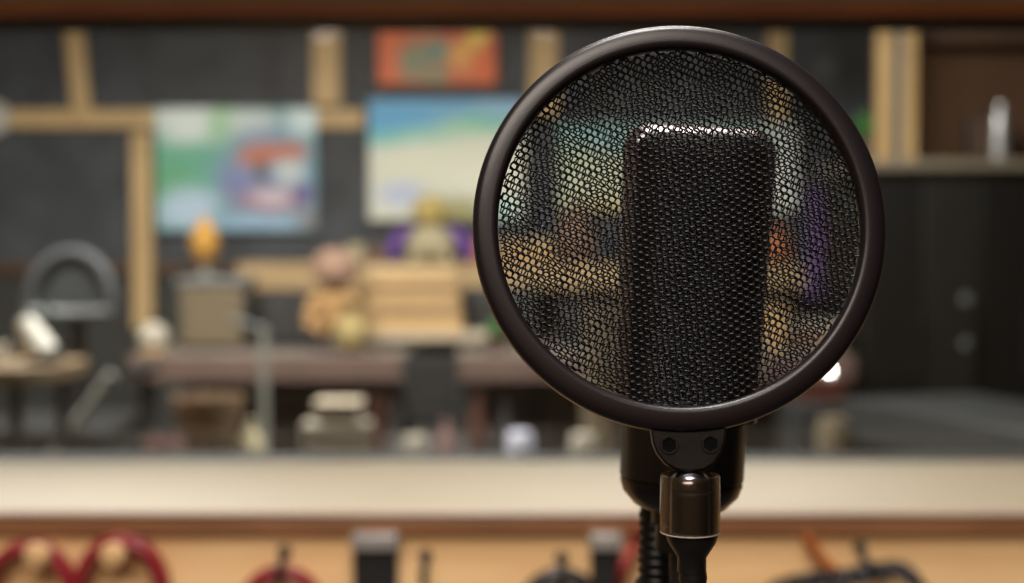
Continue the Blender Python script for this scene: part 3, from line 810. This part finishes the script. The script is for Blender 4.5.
# dark screens standing on the left desk
def monitor(x0, x1, y0, y1, Y, label):
    a_ = at(x0, y1, Y); b_ = at(x1, y0, Y); cx = (a_.x+b_.x)/2; a_.z = max(a_.z, dz+.014)
    t = thing('computer_monitor', (cx, Y, dz), label, 'monitor')
    bm = NB(); add_rect(bm, (a_.x, Y, a_.z), (b_.x, Y+.03, b_.z)); c_ = obj('casing', bm, 'black', t, bevel=.005)
    bm = NB(); add_rect(bm, (a_.x+.012, Y-.002, a_.z+.015), (b_.x-.012, Y-.0004, b_.z-.012)); obj('screen', bm, 'dgrey', c_)
    bm = NB(); add_rect(bm, (cx-.03, Y+.031, dz+.012), (cx+.03, Y+.05, (a_.z+b_.z)/2)); add_rect(bm, (cx-.12, Y-.05, dz+.001), (cx+.12, Y+.13, dz+.012)); obj('monitor_foot', bm, 'black', t, bevel=.003)
monitor(258, 322, 292, 346, 5.45, 'dark monitor on the left desk below the end of the shelf')
monitor(466, 540, 288, 342, 5.68, 'dark monitor on the right desk, half behind the pop filter rim')
monitor(556, 622, 300, 342, 5.68, 'dark monitor on the right desk, seen through the mesh left of the microphone')

# tan cloth speaker with grey cap
YT = 5.3
a_ = at(178, 352, YT); b_ = at(246, 286, YT)
t = thing('cloth_speaker', ((a_.x+b_.x)/2, YT+.1, dz), 'tan cloth fronted speaker with grey cap on the left desk', 'speaker')
bm = NB(); add_rect(bm, (a_.x, YT, dz+.001), (b_.x, YT+.2, b_.z)); obj('cabinet', bm, 'dgrey', t, bevel=.008)
bm = NB(); add_rect(bm, (a_.x+.012, YT-.012, dz+.015), (b_.x-.012, YT-.0005, b_.z-.006)); obj('front_cloth', bm, 'tan2', t, bevel=.006)
bm = NB(); add_rect(bm, (a_.x-.006, YT-.016, b_.z+.0004), (b_.x+.006, YT+.206, b_.z+.032)); obj('cap', bm, 'grey', t, bevel=.006)
cap_z = b_.z+.0325
# orange foam on stem, standing on the speaker
c = at(205, 262, YT+.1)
t = thing('foam_ball_mic', (c.x, YT+.1, cap_z), 'golden pear-shaped foam head on a thin grey stem above the tan speaker', 'foam head')
zt = at(205, 217, YT+.1).z; zf = at(205, 262, YT+.1).z
bm = NB(); add_lathe(bm, [(0, zf-.005), (.025, zf), (.045, zf+.03), (.055, zf+.065), (.052, zf+.095), (.036, zf+.13), (.022, zf+.155), (.012, zt), (0, zt)], Matrix.Translation((c.x, YT+.1, 0)), 32); obj('foam', bm, 'yellow', t)
bm = NB(); add_lathe(bm, [(0, cap_z+.0002), (.04, cap_z+.0002), (.04, cap_z+.006), (.011, cap_z+.01), (.011, zf-.006), (0, zf-.006)], Matrix.Translation((c.x, YT+.1, 0)), 24); obj('stem', bm, 'lgrey', t)

# pale upright microphone pole in front of the left desk
YP = 4.55
p = at(264, 330, YP)
t = thing('slim_stand', (p.x, YP, 0), 'slim pale grey upright stand in front of the left desk', 'stand')
bm = NB(); add_cyl(bm, (p.x, YP, .03), (p.x, YP, p.z), .016, .013); obj('tube', bm, 'lgrey', t)
bm = NB(); add_cyl(bm, (p.x, YP, p.z+.0003), (p.x-.10, YP-.02, p.z+.035), .010, .008); add_ball(bm, (p.x-.004, YP, p.z+.008), .0078); obj('boom', bm, 'grey', t)
for k in range(3):
    an = 2*PI*k/3+.4; bm = NB(); add_cyl(bm, (p.x+.02*math.cos(an), YP+.02*math.sin(an), .06), (p.x+.27*math.cos(an), YP+.27*math.sin(an), .008), .008); obj('leg', bm, 'black', t)
bm = NB(); add_cyl(bm, (p.x, YP, .02), (p.x, YP, .09), .026); obj('hub', bm, 'black', t)

# office chair on the left
YC = 4.6
c = at(70, 290, YC)
t = thing('office_chair', (c.x, YC, 0), 'dark office chair with rounded mesh back and pale lower bar at far left', 'chair')
bm = NB(); w = 42*S(YC); h0 = at(0, 312, YC).z; h1 = at(0, 250, YC).z
ol = []
for i in range(25):
    an = PI*i/24; ol.append((w*math.cos(an), (h1-h0)*.95*math.sin(an)**.8))
ol2 = [(x*.82, y*.82+.0) for x, y in ol]
back = [(x, y) for x, y in ol]
bmm = NB(); pts3 = [Vector((c.x+x, YC+.03*(1-(x/w)**2), h0+y)) for x, y in ol]
add_tube(bmm, pts3, .022, 10); obj('back_hoop', bmm, 'hoop', t)
add_prism(bm, [(x*.93, y*.93) for x, y in ol], Matrix.Translation((c.x, YC+.035, h0)) @ Matrix.Rotation(PI/2, 4, 'X'), .008); obj('back_mesh', bm, 'chairmesh', t)
bm = NB(); add_tube(bm, [Vector((c.x-w*1.02, YC-.01, h0+.0)), Vector((c.x-w*.5, YC+.02, h0-.004)), Vector((c.x, YC+.03, h0-.006)), Vector((c.x+w*.5, YC+.02, h0-.004)), Vector((c.x+w*1.02, YC-.01, h0))], .018, 12); obj('lower_bar', bm, 'grey', t)
bm = NB(); add_box(bm, (c.x, YC+.09, h0-.17), (.05, .02, .36)); obj('spine', bm, 'black', t, bevel=.004)
sz_ = h0-.36
bm = NB(); add_box(bm, (c.x, YC-.14, sz_), (.46, .46, .07)); obj('seat', bm, 'blackfab', t, bevel=.025)
bm = NB(); add_cyl(bm, (c.x, YC-.14, .08), (c.x, YC-.14, sz_-.0355), .03); obj('gas_column', bm, 'silver', t)
for k in range(5):
    an = 2*PI*k/5; bm = NB(); e = Vector((c.x+.28*math.cos(an), YC-.14+.28*math.sin(an), .07))
    add_cyl(bm, (c.x+.025*math.cos(an), YC-.14+.025*math.sin(an), .10), e, .02, .014); lg = obj('leg', bm, 'black', t)
    bm = NB(); add_cyl(bm, e+Vector((-.012, 0, -.042)), e+Vector((.012, 0, -.042)), .026); obj('caster', bm, 'black', lg)
for s in (-1, 1):
    bm = NB(); add_tube(bm, [Vector((c.x+s*.22, YC-.14, sz_)), Vector((c.x+s*.27, YC-.14, sz_+.05)), Vector((c.x+s*.27, YC-.15, sz_+.17))], .014, 10)
    add_box(bm, (c.x+s*.27, YC-.17, sz_+.185), (.06, .24, .025)); obj('armrest', bm, 'black', t)

# low tan table at far left with curved edge
YL = 3.72
a_ = at(0, 386, YL); tz = at(0, 368, YL).z
t = thing('tan_side_table', (at(20, 0, YL).x, YL+.2, 0), 'low tan table with rounded corner at the far left edge', 'table')
bm = NB(); xl = at(-90, 0, YL).x; xr = at(46, 0, YL).x
ol = [(xl, YL), (xr-.14, YL)] + [(xr-.14+.14*math.sin(PI/2*i/8), YL+.14-.14*math.cos(PI/2*i/8)) for i in range(1, 9)] + [(xr, YL+.34), (xl, YL+.34)]
add_prism(bm, ol, Matrix.Translation((0, 0, tz-.045)), .045); obj('table_top', bm, 'dimtan', t, bevel=.006)
for xx, yy in ((xl+.05, YL+.05), (xr-.12, YL+.08), (xl+.05, YL+.29), (xr-.06, YL+.29)):
    bm = NB(); add_cyl(bm, (xx, yy, 0), (xx, yy, tz-.0455), .018); obj('leg', bm, 'black', t)
# white tilted shade lamp
c = at(33, 340, YL+.12)
t = thing('white_lamp', (c.x-.02, YL+.14, tz), 'small lamp with tilted white shade on the low tan table', 'lamp')
rot = Matrix.Translation((c.x, YL+.12, c.z+.01)) @ Matrix.Rotation(R(-26), 4, 'Y') @ Matrix.Scale(.74, 4)
bm = NB(); add_lathe(bm, [(.014, .075), (.03, .07), (.042, .03), (.056, -.03), (.060, -.07), (.056, -.07), (.05, -.03), (.036, .03), (.0, .062)], rot, 32); obj('lamp_shade', bm, 'white', t)
bm = NB(); add_lathe(bm, [(0, tz+.001), (.05, tz+.001), (.05, tz+.008), (.008, tz+.012), (.006, tz+.03), (0, tz+.03)], Matrix.Translation((c.x+.02, YL+.16, 0)), 24); obj('lamp_base', bm, 'black', t)
bm = NB(); add_tube(bm, [Vector((c.x+.02, YL+.16, tz+.028)), Vector((c.x+.05, YL+.17, c.z+.02)), Vector((c.x+.02, YL+.16, c.z+.1)), Vector((c.x-.03, YL+.12, c.z+.085))], .006, 8); obj('lamp_arm', bm, 'black', t)
vase('tan_mug', -4, 344, YL+.24, 12, 'offw', 'off-white mug beside the white lamp, cut by the left edge', 'mug', tz+.001, [(.9, 0), (1, .05), (1, .95), (.92, 1), (.88, .9), (.88, .15), (0, .12)])
# diagonal silver prop
bm = NB(); ta = at(112, 374, 4.10); tb = at(74, 428, 4.10); te = ta + (tb-ta)*((ta.z-.02)/(ta.z-tb.z))
add_cyl(bm, ta, te, .016)
o = obj('folding_stand', bm, 'lgrey'); 
# clip at floor
tag(o, 'slanted pale grey tube leaning beside the office chair', 'tube')

# white globe on tan foot, left desk
c = at(150, 336, 5.1)
t = thing('globe_lamp', (c.x, 5.15, dz), 'unlit off-white globe lamp on a tan foot at the left end of the desk', 'lamp')
r = 19*S(5.15); zc = at(150, 338, 5.15).z
bm = NB(); add_ball(bm, (c.x, 5.15, zc), r*.82); obj('globe', bm, 'offw', t)
bm = NB(); add_lathe(bm, [(0, dz+.001), (.05, dz+.001), (.052, dz+.01), (.035, dz+.016), (.032, zc-r*.75), (0, zc-r*.75)], Matrix.Translation((c.x, 5.15, 0)), 24); obj('lamp_foot', bm, 'tan', t)
# batten lower part already on wall. pink folded cloth
bm = NB(); c = at(118, 352, 5.1)
# low dark table in the foreground of the far room
YQ0, YQ1 = 3.6, 4.25
lz = at(300, 460, YQ1-.02).z
x0, x1 = at(152, 0, 4.0).x - .02, at(790, 0, 4.0).x
bm.free()
t = thing('low_table', ((x0+x1)/2, (YQ0+YQ1)/2, 0), 'long low dark table standing just behind the glass, below the desks', 'table')
bm = NB(); add_rect(bm, (x0, YQ0, lz-.03), (x1, YQ1, lz)); obj('table_top', bm, 'dgrey', t, bevel=.004)
for xx in (x0+.05, x1-.05):
    for yy in (YQ0+.05, YQ1-.05):
        bm = NB(); add_rect(bm, (xx-.02, yy-.02, 0), (xx+.02, yy+.02, lz-.0305)); obj('leg', bm, 'black', t)
lt = lz+.001
YI = 4.05
def low_box(px0, px1, ytop, mat, label, Y=YI, d=.12, name='storage_box', cat='box', zb=lt, lid=None):
    a_ = at(px0, 0, Y); b_ = at(px1, ytop, Y)
    t = thing(name, ((a_.x+b_.x)/2, Y+d/2, zb), label, cat)
    h = b_.z-zb
    bm = NB(); frustum(bm, a_.x+.006, b_.x-.006, Y+.004, Y+d-.004, zb, a_.x+.002, b_.x-.002, Y, Y+d, zb+h*.8); obj('tub', bm, mat, t, bevel=.006)
    bm = NB(); add_rect(bm, (a_.x-.002, Y-.004, zb+h*.8+.0005), (b_.x+.002, Y+d+.004, b_.z)); obj('lid', bm, lid or mat, t, bevel=.004)
    return b_.z
zt1 = low_box(300, 372, 424, 'offw', 'long pale box on the low table, lower of two stacked pale boxes')
low_box(312, 360, 402, 'offw', 'smaller pale box with dusty pink lid stacked on the long pale box', zb=zt1+.001, d=.11, lid='pale')
vase('orange_cup', 379, 398, YI, 8, 'redbrown', 'small brown-orange cup right of the stacked pale boxes', 'cup', lt, [(.7, 0), (1, .9), (1, 1), (.9, 1), (.6, .2), (0, .15)])
vase('pink_bottle', 446, 420, YI, 10, 'pink', 'dusty pink bottle on the low table left of the pop filter', 'bottle', lt)
vase('cream_pot', 415, 436, YI, 13, 'offw', 'squat cream pot left of the dusty pink bottle', 'pot', lt, [(.8, 0), (1, .3), (1, .8), (.8, 1), (0, 1)])
vase('lavender_pot', 520, 432, YI, 13, 'lav', 'lavender-white pot on the low table below the pop filter rim', 'pot', lt, [(.8, 0), (1, .3), (1, .8), (.8, 1), (0, 1)])
vase('white_pot', 583, 434, YI, 13, 'offw', 'off-white pot on the low table below the left half of the mesh', 'pot', lt, [(.8, 0), (1, .3), (1, .8), (.8, 1), (0, 1)])
vase('brown_basket', 208, 396, YI, 36, 'brownp', 'wide brown woven bowl on the low table under the tan speaker', 'bowl', lt, [(.45, 0), (.6, .15), (.8, .5), (1, .92), (1, 1), (.94, 1), (.7, .5), (0, .3)])
vase('grey_jug', 250, 420, YI, 14, 'creamp', 'pale grey jug right of the brown woven bowl', 'jug', lt)
vase('purple_pot', 164, 440, YI-.2, 20, 'pink', 'low mauve dish left of the brown woven bowl', 'dish', lt, [(.6, 0), (.9, .5), (1, 1), (.94, 1), (.7, .4), (0, .3)])
vase('teal_bottle', 505, 404, YI+.08, 9, 'dgrey', 'dark grey bottle behind the lavender-white pot', 'bottle', lt)
vase('rust_bottle', 478, 392, YI+.08, 9, 'redbrown', 'slim rust-coloured bottle between the pink bottle and lavender pot', 'bottle', lt)

# black chair pushed between the desks
YK = 4.72
c = at(430, 352, YK)
t = thing('black_chair', (c.x, YK, 0), 'black fabric chair standing in the gap between the two desks', 'chair')
w = 30*S(YK)
bm = NB(); frustum(bm, c.x-w*.75, c.x+w*.75, YK-.02, YK+.02, at(0, 425, YK).z, c.x-w, c.x+w, YK, YK+.035, at(0, 356, YK).z); obj('backrest', bm, 'blackfab', t, bevel=.012)
bm = NB(); zsb = at(0, 425, YK).z; add_box(bm, (c.x, YK-.2, zsb-.06), (.42, .40, .06)); obj('seat', bm, 'blackfab', t, bevel=.02)
for s in (-1, 1):
    for yy in (YK-.36, YK-.03):
        bm = NB(); add_cyl(bm, (c.x+s*.18, yy, zsb-.0905), (c.x+s*.2, yy, 0), .013, .011); obj('leg', bm, 'black', t)
    bm = NB(); add_cyl(bm, (c.x+s*.1, YK-.02, zsb-.03), (c.x+s*.1, YK+.0, zsb+.06), .010); obj('back_post', bm, 'black', t)

# small leafy plant left of the rim on the right desk
def plant(px, ytop, Y, zb, label, sc_=1.0, seed=3):
    rnd = random.Random(seed); c = at(px, ytop, Y); h = c.z-zb
    t = thing('potted_plant', (c.x, Y, zb), label, 'plant')
    bm = NB(); ph = h*.45; r = .04*sc_
    add_lathe(bm, [(0, zb), (r*.7, zb), (r, zb+ph), (r*1.05, zb+ph), (r*1.05, zb+ph*1.05), (r*.9, zb+ph*1.05), (r*.85, zb+ph*.9), (0, zb+ph*.9)], Matrix.Translation((c.x, Y, 0)), 24); obj('pot', bm, 'desk', t)
    bm = NB()
    for k in range(26):
        an = rnd.uniform(0, 2*PI); el = rnd.uniform(.2, 1.3); L = h*.62*rnd.uniform(.7, 1.05)
        d = Vector((math.cos(an)*math.cos(el), math.sin(an)*math.cos(el), math.sin(el)))
        b0 = Vector((c.x, Y, zb+ph*.92)); sd = d.cross(Vector((0, 0, 1))).normalized()*.016*sc_
        v = [bm.verts.new(q) for q in (b0, b0+d*L*.5+sd, b0+d*L-Vector((0, 0, .01)), b0+d*L*.5-sd, b0+d*L*.5+Vector((0, 0, .004)))]
        for a3, b3 in ((0, 1), (1, 2), (2, 3), (3, 0)): bm.faces.new((v[a3], v[b3], v[4]))
    s = obj('leaves', bm, 'green', t, smooth=False)
    so = s.modifiers.new('thick', 'SOLIDIFY'); so.thickness = .0015
plant(497, 316, 5.15, dz+.002, 'small green potted plant on the right desk beside the pop filter rim')

# ---- right part of the far room
# purple cloth hanging from the wall rail
bm = NB(); YV = 6.0
x0, x1 = at(806, 0, YV).x, at(838, 0, YV).x; z0, z1 = at(0, 300, YV).z, at(0, 190, YV).z
n = 40; grid = []
for j in range(12):
    z = z0+(z1-z0)*j/11
    for side in (0, 1): pass
    grid.append([bm.verts.new((x0+(x1-x0)*i/n*(1-.12*j/11)+.01*j/11, YV+.018*math.sin(i*.95)*(1-.5*j/11), z)) for i in range(n+1)])
for j in range(11):
    for i in range(n): bm.faces.new((grid[j][i], grid[j][i+1], grid[j+1][i+1], grid[j+1][i]))
cl = obj('purple_cloth', bm, 'purplem'); so = cl.modifiers.new('thick', 'SOLIDIFY'); so.thickness = .004
tag(cl, 'purple cloth hanging on the coat stand, seen through the right part of the mesh', 'cloth')
# stand for the cloth
xc = (x0+x1)/2
t = thing('coat_stand', (xc, YV+.07, 0), 'dark upright coat stand behind the purple cloth', 'coat stand')
bm = NB(); add_cyl(bm, (xc, YV+.07, .02), (xc, YV+.07, z1+.03), .012); obj('pole', bm, 'black', t)
bm = NB(); add_cyl(bm, (xc, YV+.07, z1+.01), (xc, YV-.01, z1+.012), .006); add_cyl(bm, (xc-.07, YV+.0, z1+.012), (xc+.07, YV+.0, z1+.012), .006); obj('hanger', bm, 'black', t)
bm = NB(); add_lathe(bm, [(0, 0), (.13, 0), (.13, .012), (.02, .02), (0, .02)], Matrix.Translation((xc, YV+.07, 0)), 32); obj('foot', bm, 'black', t)
# ochre & pale boxes on the right desk, through mesh
zz1 = low_box(768, 788, 306, 'tan', 'tan box standing on the right desk, behind the lower right mesh', Y=5.2, zb=dz+.002, name='tan_box')
low_box(738, 763, 330, 'offw', 'off-white tub on the right desk right of the microphone edge', Y=5.2, zb=dz+.002, name='white_tub', cat='tub')
low_box(792, 846, 322, 'pinkp', 'low pinkish cream-lidded box at the right end of the desk, behind the lower right mesh', Y=5.25, zb=dz+.002, name='pink_box', lid='offw')
t = thing('cardboard_tube', (at(600, 0, 4.5).x, 4.5, 0), 'tall tan tube standing behind the mesh, just left of the microphone', 'tube')
bm = NB(); add_lathe(bm, [(.055, .012), (.055, at(600, 304, 4.5).z), (.049, at(600, 304, 4.5).z), (.049, .012)], Matrix.Translation((at(600, 0, 4.5).x, 4.5, 0)), 32, closed=True); obj('tube_wall', bm, 'tan2', t)
bm = NB(); add_lathe(bm, [(0, 0), (.057, 0), (.057, .0118), (0, .0118)], Matrix.Translation((at(600, 0, 4.5).x, 4.5, 0)), 32); obj('end_cap', bm, 'offw', t)
c = at(-8, 118, YB-.05)
t = thing('wall_dial', (c.x, YB-.03, c.z-.08), 'round white dial on the long batten, cut by the left edge', 'dial')
bm = NB(); add_lathe(bm, [(0, 0), (.078, 0), (.082, .01), (.078, .024), (.072, .025), (.070, .019), (0, .019)], Matrix.Translation((c.x, YB-.0305, c.z)) @ Matrix.Rotation(PI/2, 4, 'X'), 40); obj('dial_face', bm, 'white', t)

# red-brown cabinet
low_box(800, 848, 378, 'redbrown', 'red-brown lacquered case just below the small glowing highlight ball', Y=4.7, d=.28, zb=at(0, 403, 4.7).z, name='lacquered_case', cat='case')
t = thing('plinth', (at(824, 0, 4.7).x, 4.84, 0), 'dark plinth under the red-brown lacquered case', 'plinth')
bm = NB(); a_ = at(796, 0, 4.7).x; b_ = at(852, 0, 4.7).x
add_rect(bm, (a_, 4.68, .03), (b_, 5.0, at(0, 403, 4.7).z-.002)); obj('plinth_body', bm, 'dgrey', t, bevel=.004)
bm = NB(); add_rect(bm, (a_+.015, 4.70, 0), (b_-.015, 4.98, .0295)); obj('kick_base', bm, 'black', t)
ctop = at(824, 378, 4.7).z+.001
c = at(829, 371, 4.85)
t = thing('glint_stand', (c.x, 4.85, ctop), 'small glowing ball standing in for a bright highlight beside the lower right rim', 'lamp')
bm = NB(); add_ball(bm, (c.x, 4.85, c.z), .011); obj('glint', bm, 'glint', t)  # glowing ball stands in for a bright specular point
bm = NB(); add_lathe(bm, [(0, ctop), (.03, ctop), (.03, ctop+.004), (.006, ctop+.006), (.006, c.z-.0115), (0, c.z-.0115)], Matrix.Translation((c.x, 4.85, 0)), 24); obj('glint_stem', bm, 'silver', t)
# grey counter whose edge runs back on the right
t_l = at(842, 398, 4.6); zc = t_l.z; e0 = Vector((t_l.x, 4.6, zc)); kk = (at(1024, 432, 1)-Vector((0, 0, CZ))); Yn = (zc-CZ)/kk.z; e1 = Vector((kk.x*Yn, Yn, zc))
dirv = (e1-e0); dirv.z = 0; dirn = dirv.normalized(); side = Vector((-dirn.y, dirn.x, 0)); 
if side.x < 0: side = -side
e1b = e0 + dirv*1.5
t = thing('grey_counter', ((e0+e1b)/2+side*.25)*1.0, 'long grey counter running towards the glass at right', 'counter'); t.location.z = 0
def slab(bm, z0, z1, i0, i1, s0=0, s1=1.0):
    A = e0+dirv*1.5*s0; B = e0+dirv*1.5*s1
    q = [A+side*i0, B+side*i0, B+side*i1, A+side*i1]
    lo = [bm.verts.new((p.x, p.y, z0)) for p in q]; hi = [bm.verts.new((p.x, p.y, z1)) for p in q]
    bm.faces.new(lo); bm.faces.new(hi[::-1])
    for i in range(4): bm.faces.new((lo[i], lo[(i+1) % 4], hi[(i+1) % 4], hi[i]))
bm = NB(); slab(bm, zc-.13, zc, 0, .5); obj('counter_top', bm, 'dgrey', t, bevel=.006)
bm = NB(); slab(bm, 0, zc-.131, .05, .48, .02, .98); obj('carcass', bm, 'black', t, bevel=.004)
vase('pale_tub', 834, 418, 4.25, 17, 'tan2', 'pale greenish tub in front of the grey counter at right', 'tub', None, [(.8, 0), (1, .3), (1, .8), (.8, 1), (0, 1)], ybase=480)
t = thing('tub_stool', (at(834, 0, 4.25).x, 4.25, 0), 'dark low stool carrying the pale greenish tub', 'stool')
bz_ = at(834, 480, 4.25).z
bm = NB(); add_lathe(bm, [(0, bz_-.03), (.13, bz_-.03), (.135, bz_-.02), (.13, bz_-.001), (0, bz_-.001)], Matrix.Translation((at(834, 0, 4.25).x, 4.25, 0)), 32); obj('seat', bm, 'black', t)
for k in range(4):
    an = PI/4+k*PI/2; xx = at(834, 0, 4.25).x
    bm = NB(); add_cyl(bm, (xx+.08*math.cos(an), 4.25+.08*math.sin(an), bz_-.0305), (xx+.11*math.cos(an), 4.25+.11*math.sin(an), 0), .012, .010); obj('leg', bm, 'black', t)

# tall black equipment cabinet with pale top board
YR = 5.2
a_ = at(868, 0, YR).x; b_ = XR-.02; zt = at(0, 170, YR).z
t = thing('equipment_cabinet', ((a_+b_)/2, YR+.4, 0), 'tall black equipment cabinet with dim vertical doors at right', 'cabinet')
bm = NB(); add_rect(bm, (a_, YR+.02, .05), (b_, YR+.7, zt)); obj('carcass', bm, 'cabblack', t, bevel=.004)
bm = NB(); add_rect(bm, (a_+.02, YR+.05, 0), (b_-.02, YR+.68, .0495)); obj('plinth', bm, 'cabblack', t)
nd = 3; dw = (at(1040, 0, YR).x-a_)/nd
for k in range(nd):
    bm = NB(); add_rect(bm, (a_+dw*k+.004, YR, .06), (a_+dw*(k+1)-.004, YR+.0195, zt-.006)); d_ = obj('door', bm, 'cabblack' if k != 1 else 'cabgrey', t, bevel=.003)
    bm = NB(); hx = a_+dw*(k+.82); add_cyl(bm, (hx, YR-.03, zt-.75), (hx, YR-.03, zt-.50), .007); add_cyl(bm, (hx, YR-.0002, zt-.72), (hx, YR-.03, zt-.72), .005); add_cyl(bm, (hx, YR-.0002, zt-.53), (hx, YR-.03, zt-.53), .005); obj('handle', bm, 'cabgrey', d_)
bm = NB(); add_rect(bm, (a_-.03, YR-.04, zt+.001), (b_, YR+.7, zt+.035)); o = obj('top_board', bm, 'cabpale', t, bevel=.004)
bt2 = zt+.036
# brass knobs / dial lamps (dim round discs) on cabinet
for px, py, nm in ((968, 300, 'upper'), (968, 345, 'lower')):
    c = at(px, py, YR-.02)
    bm = NB(); add_lathe(bm, [(0, 0), (.02, 0), (.022, .006), (.016, .018), (0, .02)], Matrix.Translation((c.x, YR-.0003, c.z)) @ Matrix.Rotation(PI/2, 4, 'X'), 24); o = obj('round_knob', bm, 'grey', t)
# upper unit: pale double post + brown doors
a2 = at(879, 0, YR).x
zt2 = 2.3
t = thing('wooden_wall_unit', (at(950, 0, YR).x, YR+.3, bt2), 'brown upper unit with pale double post on top of the black cabinet', 'wall unit')
for (p0_, p1_, m_) in ((880, 894, 'postw'), (905, 918, 'postw')):
    bm = NB(); add_rect(bm, (at(p0_, 0, YR).x, YR, bt2), (at(p1_, 0, YR).x, YR+.06, zt2)); obj('post', bm, m_, t, bevel=.004)
bm = NB(); add_rect(bm, (at(894.2, 0, YR).x, YR+.015, bt2), (at(904.8, 0, YR).x, YR+.05, zt2)); obj('post_infill', bm, 'grey', t)
bm = NB(); add_rect(bm, (at(920.2, 0, YR).x, YR+.2, bt2), (XR-.03, YR+.22, zt2)); obj('back_panel', bm, 'brownwall', t)
bm = NB(); add_rect(bm, (at(920.2, 0, YR).x, YR+.12, at(0, 42, YR+.12).z), (XR-.03, YR+.199, at(0, 26, YR+.12).z)); obj('cross_rail', bm, 'railw', t, bevel=.003)
vase('silver_bottle', 1001, 104, YR+.06, 9, 'silver', 'tall pale silver bottle on the cabinet top at far right', 'bottle', bt2+.001, [(1, 0), (1, .72), (.9, .8), (.5, .88), (.45, 1), (0, 1)])
bm = NB(); a_ = at(972, 0, YR+.1); b_ = at(990, 117, YR+.1); add_rect(bm, (a_.x, YR+.1, bt2+.001), (b_.x, YR+.17, b_.z))
o = obj('dark_radio', bm, 'black', bevel=.006); tag(o, 'small dark upright box left of the silver bottle', 'box')
bm = NB(); add_rect(bm, (a_.x+.008, YR+.096, bt2+.02), (b_.x-.008, YR+.0995, b_.z-.01)); obj('face_plate', bm, 'railw', o)
# green plant & grey disc by the pale post
plant(868, 104, YR+.5, bt2+.001, 'green potted plant on the black cabinet, left of the pale double post', .9, 5)
c = at(838, 68, YB-.03)
bm = NB(); add_lathe(bm, [(0, 0), (.13, 0), (.15, .008), (.15, .014), (.09, .010), (.05, .02), (0, .022)], Matrix.Translation((c.x, YB-.001, c.z)) @ Matrix.Rotation(PI/2, 4, 'X'), 40)
o = obj('wall_plate', bm, 'dgrey'); tag(o, 'round dark grey plate on the wall between timber posts, above the rim', 'plate')

# ================================================================== LIGHT
def area(name, loc, size, power, colr, rot=(0, 0, 0), sizey=None):
    l = bpy.data.lights.new(name, 'AREA'); l.energy = power; l.color = colr; l.size = size
    if sizey: l.shape = 'RECTANGLE'; l.size_y = sizey
    o = bpy.data.objects.new(name, l); col.objects.link(o); o.location = loc; o.rotation_euler = rot
    return o
area('booth_ceiling_light', (.02, .48, 2.5), .45, 26, (1, .95, .92), sizey=.22)
area('booth_window_light', (.10, 1.30, 2.5), .7, 20, (1, .92, .84), sizey=.35)
area('booth_rear_light', (-.5, -.75, 2.5), 1.4, 60, (1, .88, .76), (R(20), 0, 0), sizey=.9)
area('studio_ceiling_light', (-1.3, 4.0, 2.5), 1.2, 128, (1, .98, .95), sizey=.4)
area('studio_ceiling_light', (.5, 4.1, 2.5), 1.2, 84, (1, .98, .95), sizey=.4)
w = bpy.data.worlds.new('world'); sc.world = w; w.use_nodes = True
w.node_tree.nodes['Background'].inputs['Color'].default_value = (.6, .6, .65, 1)
w.node_tree.nodes['Background'].inputs['Strength'].default_value = .05

cam.dof.use_dof = True; cam.dof.focus_distance = (C - camo.location).length; cam.dof.aperture_fstop = 5.5
cam.dof.aperture_blades = 0
vs = sc.view_settings; vs.view_transform = 'Standard'; vs.look = 'None'; vs.gamma = 1; vs.exposure = 0
vs.use_curve_mapping = False
sc.cycles.use_denoising = True
sc.cycles.transparent_max_bounces = 16
sc.cycles.max_bounces = 8
sc.cycles.caustics_reflective = False; sc.cycles.caustics_refractive = False
